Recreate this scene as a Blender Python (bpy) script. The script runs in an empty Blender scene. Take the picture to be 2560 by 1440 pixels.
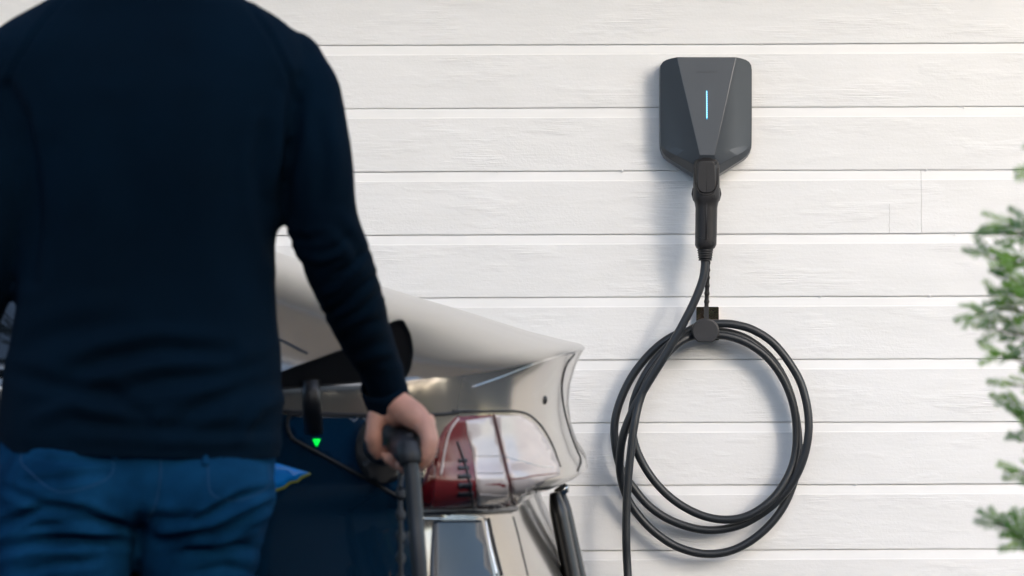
import bpy, bmesh, math, random
from mathutils import Vector, Matrix, noise, geometry
from mathutils.bvhtree import BVHTree
random.seed(7)
C = bpy.context.scene.collection
SC = bpy.context.scene

# ------------------------------------------------------------------ camera
ROLL = 0.0036
CAMZ = 1.07
cam = bpy.data.cameras.new('camera'); camo = bpy.data.objects.new('camera', cam); C.objects.link(camo)
camo.location = (0, 0, CAMZ); camo.rotation_euler = (math.radians(90), ROLL, 0)
cam.sensor_width = 36; cam.lens = 36 * 10000 / 2560
cam.clip_start = 0.05; cam.clip_end = 2000
cam.dof.use_dof = True; cam.dof.focus_distance = 7.95; cam.dof.aperture_fstop = 8.0
cam.dof.aperture_blades = 9
SC.camera = camo

# ------------------------------------------------------------------ sky and sun
SUN_AZ, SUN_EL = 29, 22          # degrees to the right behind the camera, and above the horizon
w = bpy.data.worlds.new('World'); SC.world = w; w.use_nodes = True
nt = w.node_tree; bg = nt.nodes['Background']
sky = nt.nodes.new('ShaderNodeTexSky'); sky.sky_type = 'NISHITA'; sky.sun_disc = False
sky.sun_elevation = math.radians(SUN_EL); sky.sun_rotation = math.radians(180 - SUN_AZ)
sky.air_density = 1.0; sky.dust_density = 1.6; sky.ozone_density = 1.0
nt.links.new(sky.outputs[0], bg.inputs[0]); bg.inputs[1].default_value = 0.15
sl = bpy.data.lights.new('sun', 'SUN'); sl.energy = 1.0; sl.angle = math.radians(27); sl.color = (1.0, 0.935, 0.85)
so = bpy.data.objects.new('sun', sl); C.objects.link(so); so.location = (4, -4, 6)
a, e = math.radians(SUN_AZ), math.radians(SUN_EL)
SUND = Vector((math.sin(a) * math.cos(e), -math.cos(a) * math.cos(e), math.sin(e)))
so.rotation_euler = SUND.to_track_quat('Z', 'Y').to_euler()
SC.view_settings.view_transform = 'Standard'; SC.view_settings.look = 'None'
SC.view_settings.exposure = 1.76; SC.view_settings.gamma = 1
SC.view_settings.use_curve_mapping = False

# ------------------------------------------------------------------ helpers
def P(px, py, Y):
    """point at distance Y seen at pixel (px,py) of the 2560x1440 photograph"""
    dx, dy = (px - 1280) / 10000 * Y, (720 - py) / 10000 * Y
    return Vector((dx + dy * ROLL, Y, CAMZ + dy - dx * ROLL))

ORG = {}
def link(o, org, parent=None):
    C.objects.link(o); ORG[o.name] = Vector(org)
    if parent is None: o.location = org
    else:
        o.parent = parent; o.location = Vector(org) - ORG[parent.name]
    return o
def mesh(name, verts, faces, mat, parent=None, smooth=True, kind=None, mats=None, fm=None, org=None):
    verts = [Vector(v) for v in verts]
    if org is None:
        xs = [v.x for v in verts]; ys = [v.y for v in verts]; zs = [v.z for v in verts]
        org = Vector(((min(xs) + max(xs)) / 2, (min(ys) + max(ys)) / 2, min(zs)))
    org = Vector(org)
    me = bpy.data.meshes.new(name); me.from_pydata([v - org for v in verts], [], faces)
    for m in (mats or [mat]): me.materials.append(m)
    if fm: me.polygons.foreach_set('material_index', fm)
    me.polygons.foreach_set('use_smooth', [smooth] * len(me.polygons)); me.update()
    o = bpy.data.objects.new(name, me); link(o, org, parent)
    if kind: o['kind'] = kind
    return o
def empty(name, loc, label, cat, group=None):
    o = bpy.data.objects.new(name, None); o.empty_display_size = 0.05; link(o, loc)
    o['label'] = label; o['category'] = cat
    if group: o['group'] = group
    return o
def bevel(o, wd, seg=2, ang=25):
    m = o.modifiers.new('bevel', 'BEVEL'); m.width = wd; m.segments = seg; m.limit_method = 'ANGLE'
    m.angle_limit = math.radians(ang); m.harden_normals = False
    return o

def catmull(pts, n=10):
    pts = [Vector(p) for p in pts]
    out = []
    q = [pts[0] * 2 - pts[1]] + pts + [pts[-1] * 2 - pts[-2]]
    for i in range(1, len(q) - 2):
        p0, p1, p2, p3 = q[i - 1:i + 3]
        for k in range(n):
            t = k / n
            out.append(0.5 * ((2 * p1) + (p2 - p0) * t + (2 * p0 - 5 * p1 + 4 * p2 - p3) * t * t + (3 * p1 - p0 - 3 * p2 + p3) * t ** 3))
    out.append(pts[-1]); return out
def tube_data(path, rad, seg=14, cap=True, flat=None):
    """rad: number or list; flat=(sx,sy,up) gives an elliptical section"""
    vs, fs = [], []; n = len(path)
    up = Vector((0, 1, 0.01)) if flat is None else Vector(flat[2])
    sx, sy = (1, 1) if flat is None else flat[:2]
    prev = None
    for i, p in enumerate(path):
        t = (path[min(i + 1, n - 1)] - path[max(i - 1, 0)]).normalized()
        if prev is None or flat is not None: a = (up - t * up.dot(t)).normalized()
        else: a = (prev - t * prev.dot(t)).normalized()
        prev = a; b = t.cross(a)
        r = rad[i] if isinstance(rad, (list, tuple)) else rad
        for k in range(seg):
            an = 2 * math.pi * k / seg
            vs.append(p + a * (math.cos(an) * r * sx) + b * (math.sin(an) * r * sy))
    for i in range(n - 1):
        for k in range(seg):
            k2 = (k + 1) % seg
            fs.append((i * seg + k, i * seg + k2, (i + 1) * seg + k2, (i + 1) * seg + k))
    if cap: fs.append(tuple(range(seg))[::-1]); fs.append(tuple((n - 1) * seg + k for k in range(seg)))
    return vs, fs
def tube(name, pts, rad, mat, parent=None, n=8, seg=14, flat=None, **kw):
    path = catmull(pts, n) if n > 1 else [Vector(p) for p in pts]
    if isinstance(rad, (list, tuple)):
        m = len(pts) - 1; rr = []
        for i in range(len(path)):
            u = i / (len(path) - 1) * m; j = min(int(u), m - 1); rr.append(rad[j] + (rad[j + 1] - rad[j]) * (u - j))
        rad = rr
    v, f = tube_data(path, rad, seg, True, flat)
    return mesh(name, v, f, mat, parent, **kw)
def loft(rings, close_ends=True):
    vs, fs = [], []; n = len(rings[0])
    for r in rings: vs += r
    for i in range(len(rings) - 1):
        for k in range(n):
            k2 = (k + 1) % n
            fs.append((i * n + k, i * n + k2, (i + 1) * n + k2, (i + 1) * n + k))
    if close_ends: fs.append(tuple(range(n))[::-1]); fs.append(tuple((len(rings) - 1) * n + k for k in range(n)))
    return vs, fs
def box_data(c, s):
    x, y, z = c; a, b, d = s[0] / 2, s[1] / 2, s[2] / 2
    v = [Vector((x + i * a, y + j * b, z + k * d)) for i in (-1, 1) for j in (-1, 1) for k in (-1, 1)]
    f = [(0, 1, 3, 2), (4, 6, 7, 5), (0, 4, 5, 1), (2, 3, 7, 6), (0, 2, 6, 4), (1, 5, 7, 3)]
    return v, f
def prism(name, poly, Y0, Y1, mat, parent=None, smooth=False, **kw):
    """poly: (px,py) outline placed at depth Y0 (front) and carried straight back to Y1"""
    f = [P(x, y, Y0) for x, y in poly]; b = [Vector((p.x, Y1, p.z)) for p in f]
    n = len(f)
    fs = [tuple(range(n)), tuple(range(2 * n - 1, n - 1, -1))] + [(i, n + i, n + (i + 1) % n, (i + 1) % n) for i in range(n)]
    return mesh(name, f + b, fs, mat, parent, smooth, **kw)
def rounded(poly, r, n=5):
    out = []
    m = len(poly)
    for i in range(m):
        p0, p1, p2 = Vector(poly[i - 1]), Vector(poly[i]), Vector(poly[(i + 1) % m])
        rr = min(r, (p0 - p1).length * .45, (p2 - p1).length * .45)
        a = p1 + (p0 - p1).normalized() * rr; b = p1 + (p2 - p1).normalized() * rr
        for k in range(n + 1):
            t = k / n; out.append(tuple(a * (1 - t) ** 2 + p1 * 2 * t * (1 - t) + b * t * t))
    return out

# union of round cones and closed lofts into one skin, by voxel remesh
def skin(name, parts, voxel, mat, parent, smooth_it=6, shape=None, cut=(), disp_normal=None, org=None, fac=.6):
    vs, fs = [], []
    for v, f in parts:
        o = len(vs); vs += v; fs += [tuple(i + o for i in q) for q in f]
    me = bpy.data.meshes.new('tmp'); me.from_pydata(vs, [], fs); me.update()
    bm = bmesh.new(); bm.from_mesh(me); bmesh.ops.recalc_face_normals(bm, faces=bm.faces); bm.to_mesh(me); bm.free()
    o = bpy.data.objects.new('tmp', me); C.objects.link(o)
    m = o.modifiers.new('r', 'REMESH'); m.mode = 'VOXEL'; m.voxel_size = voxel; m.adaptivity = 0
    s = o.modifiers.new('s', 'SMOOTH'); s.iterations = smooth_it; s.factor = fac
    dg = bpy.context.evaluated_depsgraph_get(); dg.update()
    ev = o.evaluated_get(dg); m2 = bpy.data.meshes.new_from_object(ev)
    C.objects.unlink(o); bpy.data.objects.remove(o)
    bm = bmesh.new(); bm.from_mesh(m2)
    for co, no in cut:
        bmesh.ops.bisect_plane(bm, geom=bm.verts[:] + bm.edges[:] + bm.faces[:], plane_co=co, plane_no=no, clear_outer=True)
    bm.normal_update()
    if shape:
        new = [v.co + v.normal * shape(v.co, v.normal) for v in bm.verts]
        for v, c in zip(bm.verts, new): v.co = c
    bm.normal_update()
    # keep the largest shells only
    verts = [v.co.copy() for v in bm.verts]; faces = [tuple(v.index for v in f.verts) for f in bm.faces]
    bm.free()
    return mesh(name, verts, faces, mat, parent, org=org)
def cone_chain(pts, seg=18, sub=5, flat=None):
    """pts: (Vector, r). closed tube with hemispherical ends"""
    ps = [Vector(p) for p, r in pts]; rs = [r for p, r in pts]
    path = catmull(ps, sub); m = len(ps) - 1; rr = []
    for i in range(len(path)):
        u = i / (len(path) - 1) * m; j = min(int(u), m - 1); t = u - j; rr.append(rs[j] + (rs[j + 1] - rs[j]) * (t * t * (3 - 2 * t)))
    t0 = (path[1] - path[0]).normalized(); t1 = (path[-1] - path[-2]).normalized()
    pre = [(path[0] - t0 * rr[0] * math.sin(x), rr[0] * math.cos(x)) for x in (1.45, 1.1, .75, .35)]
    post = [(path[-1] + t1 * rr[-1] * math.sin(x), rr[-1] * math.cos(x)) for x in (.35, .75, 1.1, 1.45)]
    allp = pre + list(zip(path, rr)) + post
    return tube_data([p for p, r in allp], [r for p, r in allp], seg, True, flat)
def ball(c, r, n=16):
    r = r if isinstance(r, (tuple, list)) else (r, r, r)
    rings = []
    for i in range(n + 1):
        th = math.pi * (i + .001) / (n + .002)
        rings.append([Vector((c[0] + r[0] * math.sin(th) * math.cos(2 * math.pi * k / (2 * n)), c[1] + r[1] * math.sin(th) * math.sin(2 * math.pi * k / (2 * n)), c[2] + r[2] * math.cos(th))) for k in range(2 * n)])
    return loft(rings)

# ------------------------------------------------------------------ materials
def new_mat(name):
    m = bpy.data.materials.new(name); m.use_nodes = True
    return m, m.node_tree, m.node_tree.nodes['Principled BSDF']
def N(nt, t, **kw):
    n = nt.nodes.new(t)
    for k, v in kw.items():
        if k in n.inputs: n.inputs[k].default_value = v
        else: setattr(n, k, v)
    return n
def plain(name, col, rough=.5, metal=0, bump=0, bscale=300, coat=0, var=.08, spec=.5, stretch=(1, 1, 1), vscale=14, sheen=0):
    m, nt, b = new_mat(name)
    b.inputs['Roughness'].default_value = rough; b.inputs['Metallic'].default_value = metal
    b.inputs['Coat Weight'].default_value = coat; b.inputs['Coat Roughness'].default_value = .03
    b.inputs['Specular IOR Level'].default_value = spec
    if sheen: b.inputs['Sheen Weight'].default_value = sheen; b.inputs['Sheen Roughness'].default_value = .5
    tc = N(nt, 'ShaderNodeTexCoord'); mp = N(nt, 'ShaderNodeMapping'); mp.inputs['Scale'].default_value = stretch
    nt.links.new(tc.outputs['Object'], mp.inputs[0])
    nz = N(nt, 'ShaderNodeTexNoise', Scale=vscale, Detail=4.0); nt.links.new(mp.outputs[0], nz.inputs['Vector'])
    rp = N(nt, 'ShaderNodeValToRGB')
    rp.color_ramp.elements[0].position = .3; rp.color_ramp.elements[1].position = .7
    rp.color_ramp.elements[0].color = [c * (1 - var) for c in col] + [1]; rp.color_ramp.elements[1].color = [min(1, c * (1 + var)) for c in col] + [1]
    nt.links.new(nz.outputs[0], rp.inputs[0]); nt.links.new(rp.outputs[0], b.inputs['Base Color'])
    if bump:
        n2 = N(nt, 'ShaderNodeTexNoise', Scale=bscale, Detail=3.0); nt.links.new(mp.outputs[0], n2.inputs['Vector'])
        bp = N(nt, 'ShaderNodeBump', Strength=bump, Distance=.001); nt.links.new(n2.outputs[0], bp.inputs['Height']); nt.links.new(bp.outputs[0], b.inputs['Normal'])
    return m
def paint_wood(name, rough_face):
    m, nt, b = new_mat(name)
    tc = N(nt, 'ShaderNodeTexCoord')
    g = N(nt, 'ShaderNodeNewGeometry')
    def noise_(scale, st, det=4, rough=.55, dist=0):
        mp = N(nt, 'ShaderNodeMapping'); mp.inputs['Scale'].default_value = st
        nt.links.new(g.outputs['Position'], mp.inputs[0])
        n = N(nt, 'ShaderNodeTexNoise', Scale=scale, Detail=float(det), Roughness=rough, Distortion=dist); nt.links.new(mp.outputs[0], n.inputs['Vector']); return n.outputs[0]
    tone = noise_(2.2, (1, 1, 3)); fine = noise_(30, (.25, 1, 1), 5)
    mix = N(nt, 'ShaderNodeMath', operation='ADD'); nt.links.new(tone, mix.inputs[0]); nt.links.new(fine, mix.inputs[1])
    rp = N(nt, 'ShaderNodeValToRGB'); rp.color_ramp.elements[0].position = .35; rp.color_ramp.elements[1].position = .68
    half = N(nt, 'ShaderNodeMath', operation='MULTIPLY'); half.inputs[1].default_value = .5
    nt.links.new(mix.outputs[0], half.inputs[0]); nt.links.new(half.outputs[0], rp.inputs[0])
    rp.color_ramp.elements[0].color = (.76, .755, .745, 1); rp.color_ramp.elements[1].color = (.82, .815, .81, 1)
    nt.links.new(rp.outputs[0], b.inputs['Base Color'])
    b.inputs['Roughness'].default_value = .5; b.inputs['Specular IOR Level'].default_value = .35
    last = None
    layers = [(noise_(120, (.10, 1, 1), 4, .6, .3), .00032), (noise_(170, (1, 1, 1), 3, .6), .00036), (noise_(34, (.3, 1, 1.4), 4, .65, .7), .00045)] if rough_face else [(noise_(60, (.1, 1, 1), 2), .0002)]
    if rough_face:
        # saw tears: sparse patches of deeper grain
        wv = noise_(9, (.5, 1, 1.5), 3); r2 = N(nt, 'ShaderNodeMapRange'); r2.inputs['From Min'].default_value = .52; r2.inputs['From Max'].default_value = .68
        nt.links.new(wv, r2.inputs[0])
        ln = noise_(190, (.05, 1, 1), 3, .7, .8)
        ml = N(nt, 'ShaderNodeMath', operation='MULTIPLY'); nt.links.new(r2.outputs[0], ml.inputs[0]); nt.links.new(ln, ml.inputs[1])
        layers.append((ml.outputs[0], .0022))
    for src, d in layers:
        bp = N(nt, 'ShaderNodeBump', Strength=1.0, Distance=d); nt.links.new(src, bp.inputs['Height'])
        if last: nt.links.new(last, bp.inputs['Normal'])
        last = bp.outputs[0]
    nt.links.new(last, b.inputs['Normal'])
    return m
def emis(name, col, s):
    m, nt, b = new_mat(name); b.inputs['Base Color'].default_value = (*[min(c, 1) * .5 for c in col], 1)
    b.inputs['Emission Color'].default_value = (*col, 1); b.inputs['Emission Strength'].default_value = s; return m
M_ROUGH = paint_wood('painted sawn wood', True); M_PLANE = paint_wood('painted planed wood', False)
M_DARKGAP = plain('dark sheathing', (.05, .048, .045), .9)
M_SOFFIT = plain('soffit boards paint', (.66, .52, .36), .6)
M_CHG = plain('charger satin plastic', (.036, .043, .052), .36, bump=.15, bscale=900, var=.03, spec=.55)
M_BLK = plain('black moulded plastic', (.016, .015, .016), .42, bump=.25, bscale=1200, var=.05)
M_BLK2 = plain('black deep plastic', (.012, .012, .013), .5)
M_GRIP = plain('dark grey grip plastic', (.020, .024, .030), .38, bump=.2, bscale=900)
M_CAP = plain('matt black rubber cap', (.022, .022, .025), .6, bump=.2, bscale=900)
M_CABLE = plain('cable rubber', (.016, .019, .023), .42, bump=.2, bscale=500, var=.1)
M_STEEL = plain('polished steel', (.46, .34, .26), .16, metal=1, bump=.4, bscale=35)
M_LED = emis('charger light', (.22, .68, 1.0), .85)
M_LEDD = emis('charger light dim', (.05, .4, .7), .35)
M_LOGO = plain('logo print', (.035, .04, .046), .5)
M_SWEAT = plain('navy knit', (.0002, .0062, .0140), .9, bump=.5, bscale=650, var=.2, spec=.08, vscale=5)
M_SKIN = plain('skin', (.56, .275, .19), .5, bump=.25, bscale=240, var=.1, vscale=30)
_b = M_SKIN.node_tree.nodes['Principled BSDF']; _b.inputs['Subsurface Weight'].default_value = .12; _b.inputs['Subsurface Radius'].default_value = (.012, .004, .002)
M_HAIR = plain('hair', (.03, .018, .01), .6, bump=.8, bscale=200)
M_SHOE = plain('shoe leather', (.05, .035, .025), .5)
M_SOLE = plain('shoe sole', (.5, .5, .48), .7)
M_PAINT = plain('car body colour', (.37, .33, .28), .17, metal=.72, coat=.35, var=.01)
def navy_side():  # navy below the shoulder and forward of the rear corner
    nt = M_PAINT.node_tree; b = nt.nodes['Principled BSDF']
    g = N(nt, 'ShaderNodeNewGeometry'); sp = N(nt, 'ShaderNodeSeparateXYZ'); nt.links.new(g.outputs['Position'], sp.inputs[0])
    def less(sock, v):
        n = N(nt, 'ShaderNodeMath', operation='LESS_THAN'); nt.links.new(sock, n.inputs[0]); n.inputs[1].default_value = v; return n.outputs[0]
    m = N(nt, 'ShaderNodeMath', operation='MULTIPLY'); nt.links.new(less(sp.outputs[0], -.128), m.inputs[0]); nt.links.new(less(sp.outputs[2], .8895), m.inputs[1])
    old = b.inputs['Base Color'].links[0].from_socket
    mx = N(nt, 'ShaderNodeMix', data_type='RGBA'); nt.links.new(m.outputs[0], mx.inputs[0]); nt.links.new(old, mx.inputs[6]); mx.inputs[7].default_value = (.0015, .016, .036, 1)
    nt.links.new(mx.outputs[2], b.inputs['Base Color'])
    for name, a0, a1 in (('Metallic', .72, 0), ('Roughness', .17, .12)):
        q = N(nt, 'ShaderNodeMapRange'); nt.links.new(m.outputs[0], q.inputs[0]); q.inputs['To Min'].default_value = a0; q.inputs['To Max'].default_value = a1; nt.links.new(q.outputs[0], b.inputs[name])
navy_side()
M_GLASS = plain('tinted car glass', (.01, .012, .013), .04, spec=.7)
M_TRIM = plain('black car trim', (.01, .01, .011), .35)
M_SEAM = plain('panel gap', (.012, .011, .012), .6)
M_NAVY = plain('glossy dark recess plastic', (.001, .024, .062), .12, spec=.6)
M_CHROME = plain('chrome line', (.8, .8, .8), .12, metal=1)
M_RED = plain('red tail lamp lens', (.16, .018, .02), .16, spec=.5)
M_REDD = plain('deep red tail lamp lens', (.07, .002, .003), .1, spec=.5)
M_PALE = plain('lamp lens with painted wall reflection', (.64, .53, .475), .17, metal=.1, coat=.4, vscale=9, var=.14, stretch=(1, 1, 3))  # lens colour carries the pale reflection of the wall
M_RIB = plain('pale lens rib', (.50, .44, .42), .2)
M_LAMPB = plain('lamp reflector bars', (.02, .02, .025), .3)
M_GREEN = emis('charge symbol light', (.0, 1.0, .06), .45)
M_TYRE = plain('tyre rubber', (.02, .02, .02), .8)
M_RIM = plain('alloy wheel', (.5, .5, .5), .25, metal=1)
M_BARK2 = plain('light blocker tree bark', (.02, .02, .022), 1, bump=.8, bscale=60, spec=0)
M_BARK = plain('shrub bark', (.10, .065, .045), .9, bump=.8, bscale=90)

def denim():
    m, nt, b = new_mat('blue denim')
    g = N(nt, 'ShaderNodeNewGeometry')
    mp = N(nt, 'ShaderNodeMapping'); mp.inputs['Rotation'].default_value = (0, .8, 0); mp.inputs['Scale'].default_value = (1, .2, 1)
    nt.links.new(g.outputs['Position'], mp.inputs[0])
    n1 = N(nt, 'ShaderNodeTexNoise', Scale=14.0, Detail=5.0); nt.links.new(g.outputs['Position'], n1.inputs['Vector'])
    rp = N(nt, 'ShaderNodeValToRGB'); e = rp.color_ramp.elements
    e[0].position = .35; e[0].color = (.0018, .023, .058, 1); e[1].position = .7; e[1].color = (.0055, .051, .116, 1)
    nt.links.new(n1.outputs[0], rp.inputs[0]); nt.links.new(rp.outputs[0], b.inputs['Base Color'])
    wv = N(nt, 'ShaderNodeTexWave', Scale=420.0); nt.links.new(mp.outputs[0], wv.inputs['Vector'])
    bp = N(nt, 'ShaderNodeBump', Strength=.25, Distance=.0006); nt.links.new(wv.outputs[1], bp.inputs['Height'])
    nt.links.new(bp.outputs[0], b.inputs['Normal']); b.inputs['Roughness'].default_value = .9; b.inputs['Specular IOR Level'].default_value = .04
    return m
M_JEAN = denim()
M_STITCH = plain('denim seam', (.002, .042, .105), .9, bump=.4)

def leafmat(name, c1, c2, tl=.35):
    m, nt, b = new_mat(name)
    g = N(nt, 'ShaderNodeNewGeometry'); n1 = N(nt, 'ShaderNodeTexNoise', Scale=26.0, Detail=2.0); nt.links.new(g.outputs['Position'], n1.inputs['Vector'])
    rp = N(nt, 'ShaderNodeValToRGB'); e = rp.color_ramp.elements; e[0].position = .38; e[1].position = .62
    e[0].color = (*c1, 1); e[1].color = (*c2, 1); nt.links.new(n1.outputs[0], rp.inputs[0]); nt.links.new(rp.outputs[0], b.inputs['Base Color'])
    b.inputs['Roughness'].default_value = .45 if tl > .1 else 1; b.inputs['Specular IOR Level'].default_value = .4 if tl > .1 else 0
    tr = N(nt, 'ShaderNodeBsdfTranslucent'); nt.links.new(rp.outputs[0], tr.inputs[0])
    mx = N(nt, 'ShaderNodeMixShader'); mx.inputs[0].default_value = tl
    out = nt.nodes['Material Output']; nt.links.new(b.outputs[0], mx.inputs[1]); nt.links.new(tr.outputs[0], mx.inputs[2]); nt.links.new(mx.outputs[0], out.inputs[0])
    return m
M_LEAF = leafmat('scale leaves', (.05, .20, .022), (.26, .48, .06))
M_WOODS = leafmat('woodland leaves', (.003, .010, .014), (.006, .020, .022), .03)

# ------------------------------------------------------------------ ground and woods behind the viewer
def ground():
    m, nt, b = new_mat('driveway asphalt')
    g = N(nt, 'ShaderNodeNewGeometry'); n1 = N(nt, 'ShaderNodeTexNoise', Scale=180.0, Detail=4.0); nt.links.new(g.outputs['Position'], n1.inputs['Vector'])
    n2 = N(nt, 'ShaderNodeTexNoise', Scale=.9, Detail=4.0); nt.links.new(g.outputs['Position'], n2.inputs['Vector'])
    ad = N(nt, 'ShaderNodeMath', operation='MULTIPLY'); nt.links.new(n1.outputs[0], ad.inputs[0]); nt.links.new(n2.outputs[0], ad.inputs[1])
    rp = N(nt, 'ShaderNodeValToRGB'); e = rp.color_ramp.elements; e[0].position = .1; e[1].position = .45
    e[0].color = (.010, .022, .036, 1); e[1].color = (.026, .046, .068, 1)
    nt.links.new(ad.outputs[0], rp.inputs[0]); nt.links.new(rp.outputs[0], b.inputs['Base Color']); b.inputs['Roughness'].default_value = 1; b.inputs['Specular IOR Level'].default_value = .05
    bp = N(nt, 'ShaderNodeBump', Strength=.6, Distance=.004); nt.links.new(n1.outputs[0], bp.inputs['Height']); nt.links.new(bp.outputs[0], b.inputs['Normal'])
    o = mesh('driveway', [(-300, -300, 0), (300, -300, 0), (300, 300, 0), (-300, 300, 0)], [(0, 1, 2, 3)], m, kind='structure')
ground()
def woods():
    rnd = random.Random(3); vs, fs = [], []
    for i in range(30):
        an = math.radians(-78 + i * 5.7); RR = rnd.uniform(19, 23); cx = RR * math.sin(an); cy = 4 - RR * math.cos(an); h = rnd.uniform(5.0, 6.6) * (1 if an < .95 else .62); r = rnd.uniform(2.0, 2.7) * (1 if an < .95 else .7)
        o = len(vs); v, f = tube_data([Vector((cx, cy, 0)), Vector((cx, cy, h * .5))], [.2, .1], 6); vs += v; fs += [tuple(q + o for q in ff) for ff in f]
        for k in range(2200):
            th = rnd.uniform(0, 6.283); u = rnd.random() ** .6; ph = math.acos(rnd.uniform(-1, 1))
            rr = u * (1 + .25 * math.sin(3 * th + i))
            p = Vector((cx + r * rr * math.sin(ph) * math.cos(th), cy + r * rr * math.sin(ph) * math.sin(th), h * .52 + h * .5 * rr * math.cos(ph)))
            if p.z < .05: p.z = .05 + rnd.random() * .4
            s = rnd.uniform(.10, .26); a = Vector((rnd.gauss(0, 1), rnd.gauss(0, 1), rnd.gauss(0, 1))).normalized(); b = a.orthogonal().normalized()
            c = a.cross(b); o = len(vs)
            vs += [p + b * s, p + c * s * .6, p - b * s, p - c * s * .6]; fs.append((o, o + 1, o + 2, o + 3))
    for k in range(16000):       # undergrowth closing the edge of the wood
        an = math.radians(rnd.uniform(-85, 95)); RR = rnd.uniform(21.5, 24.5); p = Vector((RR * math.sin(an), 4 - RR * math.cos(an), 2.6 * rnd.random() ** 1.3))
        s = rnd.uniform(.2, .36); a = Vector((rnd.gauss(0, 1), rnd.gauss(0, 1), rnd.gauss(0, 1))).normalized(); b = a.orthogonal().normalized(); c = a.cross(b); o = len(vs)
        vs += [p + b * s, p + c * s * .6, p - b * s, p - c * s * .6]; fs.append((o, o + 1, o + 2, o + 3))
    mesh('distant_woods', vs, fs, M_WOODS, kind='stuff', smooth=False)
    def tree(label, base, c, R, n, thr, nl):
        t = empty('light_blocker_tree', (base[0], base[1], 0), label, 'tree', 'unseen trees added to block light'); b0 = Vector((base[0], base[1], 0))  # out of view, added to block sun and sky light
        tube('trunk', [b0, b0 + Vector((.05, 0, 1.2)), b0.lerp(c, .12) + Vector((0, 0, 1.9)), c], [.19, .15, .12, .03], M_BARK2, t, n=6, seg=12)
        s0 = b0.lerp(c, .12) + Vector((0, 0, 1.9))
        for k in range(nl):
            a_ = k * 2.4; e_ = c + Vector((R * .75 * math.cos(a_), R * .75 * math.sin(a_), rnd.uniform(-.6, 1.2))); s_ = s0.lerp(c, .1 + .07 * k)
            tube('limb', [s_, s_.lerp(e_, .5) + Vector((0, 0, .2)), e_], [.06, .04, .012], M_BARK2, t, n=4, seg=8)
        vs, fs = [], []
        for k in range(n):
            th = rnd.uniform(0, 6.283); u = rnd.random() ** .45; ph = math.acos(rnd.uniform(-1, 1)); d = Vector((math.sin(ph) * math.cos(th), math.sin(ph) * math.sin(th), math.cos(ph)))
            rr = u * (R + .7 * noise.noise(d * 2.3)); p = c + Vector((d.x * rr, d.y * rr, d.z * rr * .85))
            if noise.noise(p * 1.4) < thr: continue
            s_ = rnd.uniform(.05, .11); a = Vector((rnd.gauss(0, 1), rnd.gauss(0, 1), rnd.gauss(0, 1))).normalized(); b = a.orthogonal().normalized(); q = a.cross(b); o = len(vs)
            vs += [p + b * s_, p + q * s_ * .6, p - b * s_, p - q * s_ * .6]; fs.append((o, o + 1, o + 2, o + 3))
        mesh('light_blocker_crown', vs, fs, M_WOODS, t, smooth=False)
    tree('unseen tree added behind the viewer to shade the wall and person', (3.6, -1.2), Vector((3.2, -.5, 4.0)), 2.9, 15000, -.25, 9)
    tree('unseen tree added on the left to block sky light over the parked car', (-2.9, 3.4), Vector((-1.5, 4.3, 5.0)), 1.9, 5000, -.2, 6)
woods()

# ------------------------------------------------------------------ clapboard wall
WY = 8.0
wall = empty('house_wall', (0, WY, 0), 'white painted horizontal clapboard house wall with rough sawn planks behind the charger', 'wall')
ycent = [112.4, 270.7, 429, 587.2, 744.3, 901.3, 1058.5, 1214.5, 1377]
zl = [CAMZ + (720 - y) / 1250 for y in ycent]     # bottom edges of planks, descending
step = .1266
while zl[-1] > .30: zl.append(zl[-1] - step)
top = [zl[0] + step * k for k in range(1, 9)]
zl = sorted(top + zl)
def plank(z0, z1, x0, x1, seed, seg):
    """z0 bottom edge, z1 bottom edge of the plank above"""
    prof = [(z0 + .0014, .012), (z0, .0030), (z0 + .0012, .0004), (z0 + .0035, 0), (z1 - .0200, 0), (z1 - .0180, .0009), (z1 - .0005, .0043), (z1 + .012, .0075)]
    vs, fs, fm = [], [], []; n = len(prof)
    for i in range(seg + 1):
        x = x0 + (x1 - x0) * i / seg
        wob = (noise.noise(Vector((x * 1.3, seed * 3.1, 0))) * .0009 + noise.noise(Vector((x * 14, seed * 5.7, 4))) * .0005 + noise.noise(Vector((x * 60, seed * 2.7, 4))) * .00035)
        tw = noise.noise(Vector((x * .8, seed * 9.1, 8))) * .0015
        for j, (z, y) in enumerate(prof):
            zz = z + (wob if j < 4 else wob * .4)
            vs.append(Vector((x, WY + y + tw, zz)))
    for i in range(seg):
        for j in range(n - 1):
            fs.append((i * n + j, (i + 1) * n + j, (i + 1) * n + j + 1, i * n + j + 1)); fm.append(0 if j == 3 or j == 2 else 1)
    fs.append(tuple(range(n))); fs.append(tuple(seg * n + k for k in range(n))[::-1]); fm += [1, 1]
    o = mesh('plank', vs, fs, None, wall, smooth=False, mats=[M_ROUGH, M_PLANE], fm=fm)
JX = P(2303, 505, WY).x
for i in range(len(zl) - 1):
    z0, z1 = zl[i], zl[i + 1]
    if abs(z0 - (CAMZ + (720 - 587.2) / 1250)) < .01:
        plank(z0, z1, -4.2, JX - .0003, i, 400); plank(z0, z1, JX + .0003, 3.4, i + 50, 200)
    else:
        near = zl[0] + .3 < z0 < 1.65
        plank(z0, z1, -4.2, 3.4, i, 560 if near else 60)
ztop = zl[-1]
v, f = box_data((-.4, WY + .07, (.28 + ztop) / 2), (7.6, .10, ztop - .28)); mesh('sheathing', v, f, M_DARKGAP, wall, smooth=False)
v, f = box_data((-.4, WY + .06, .14), (7.6, .10, .27)); mesh('foundation', v, f, plain('concrete', (.3, .3, .29), .9, bump=.6, bscale=80), wall, smooth=False)
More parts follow.
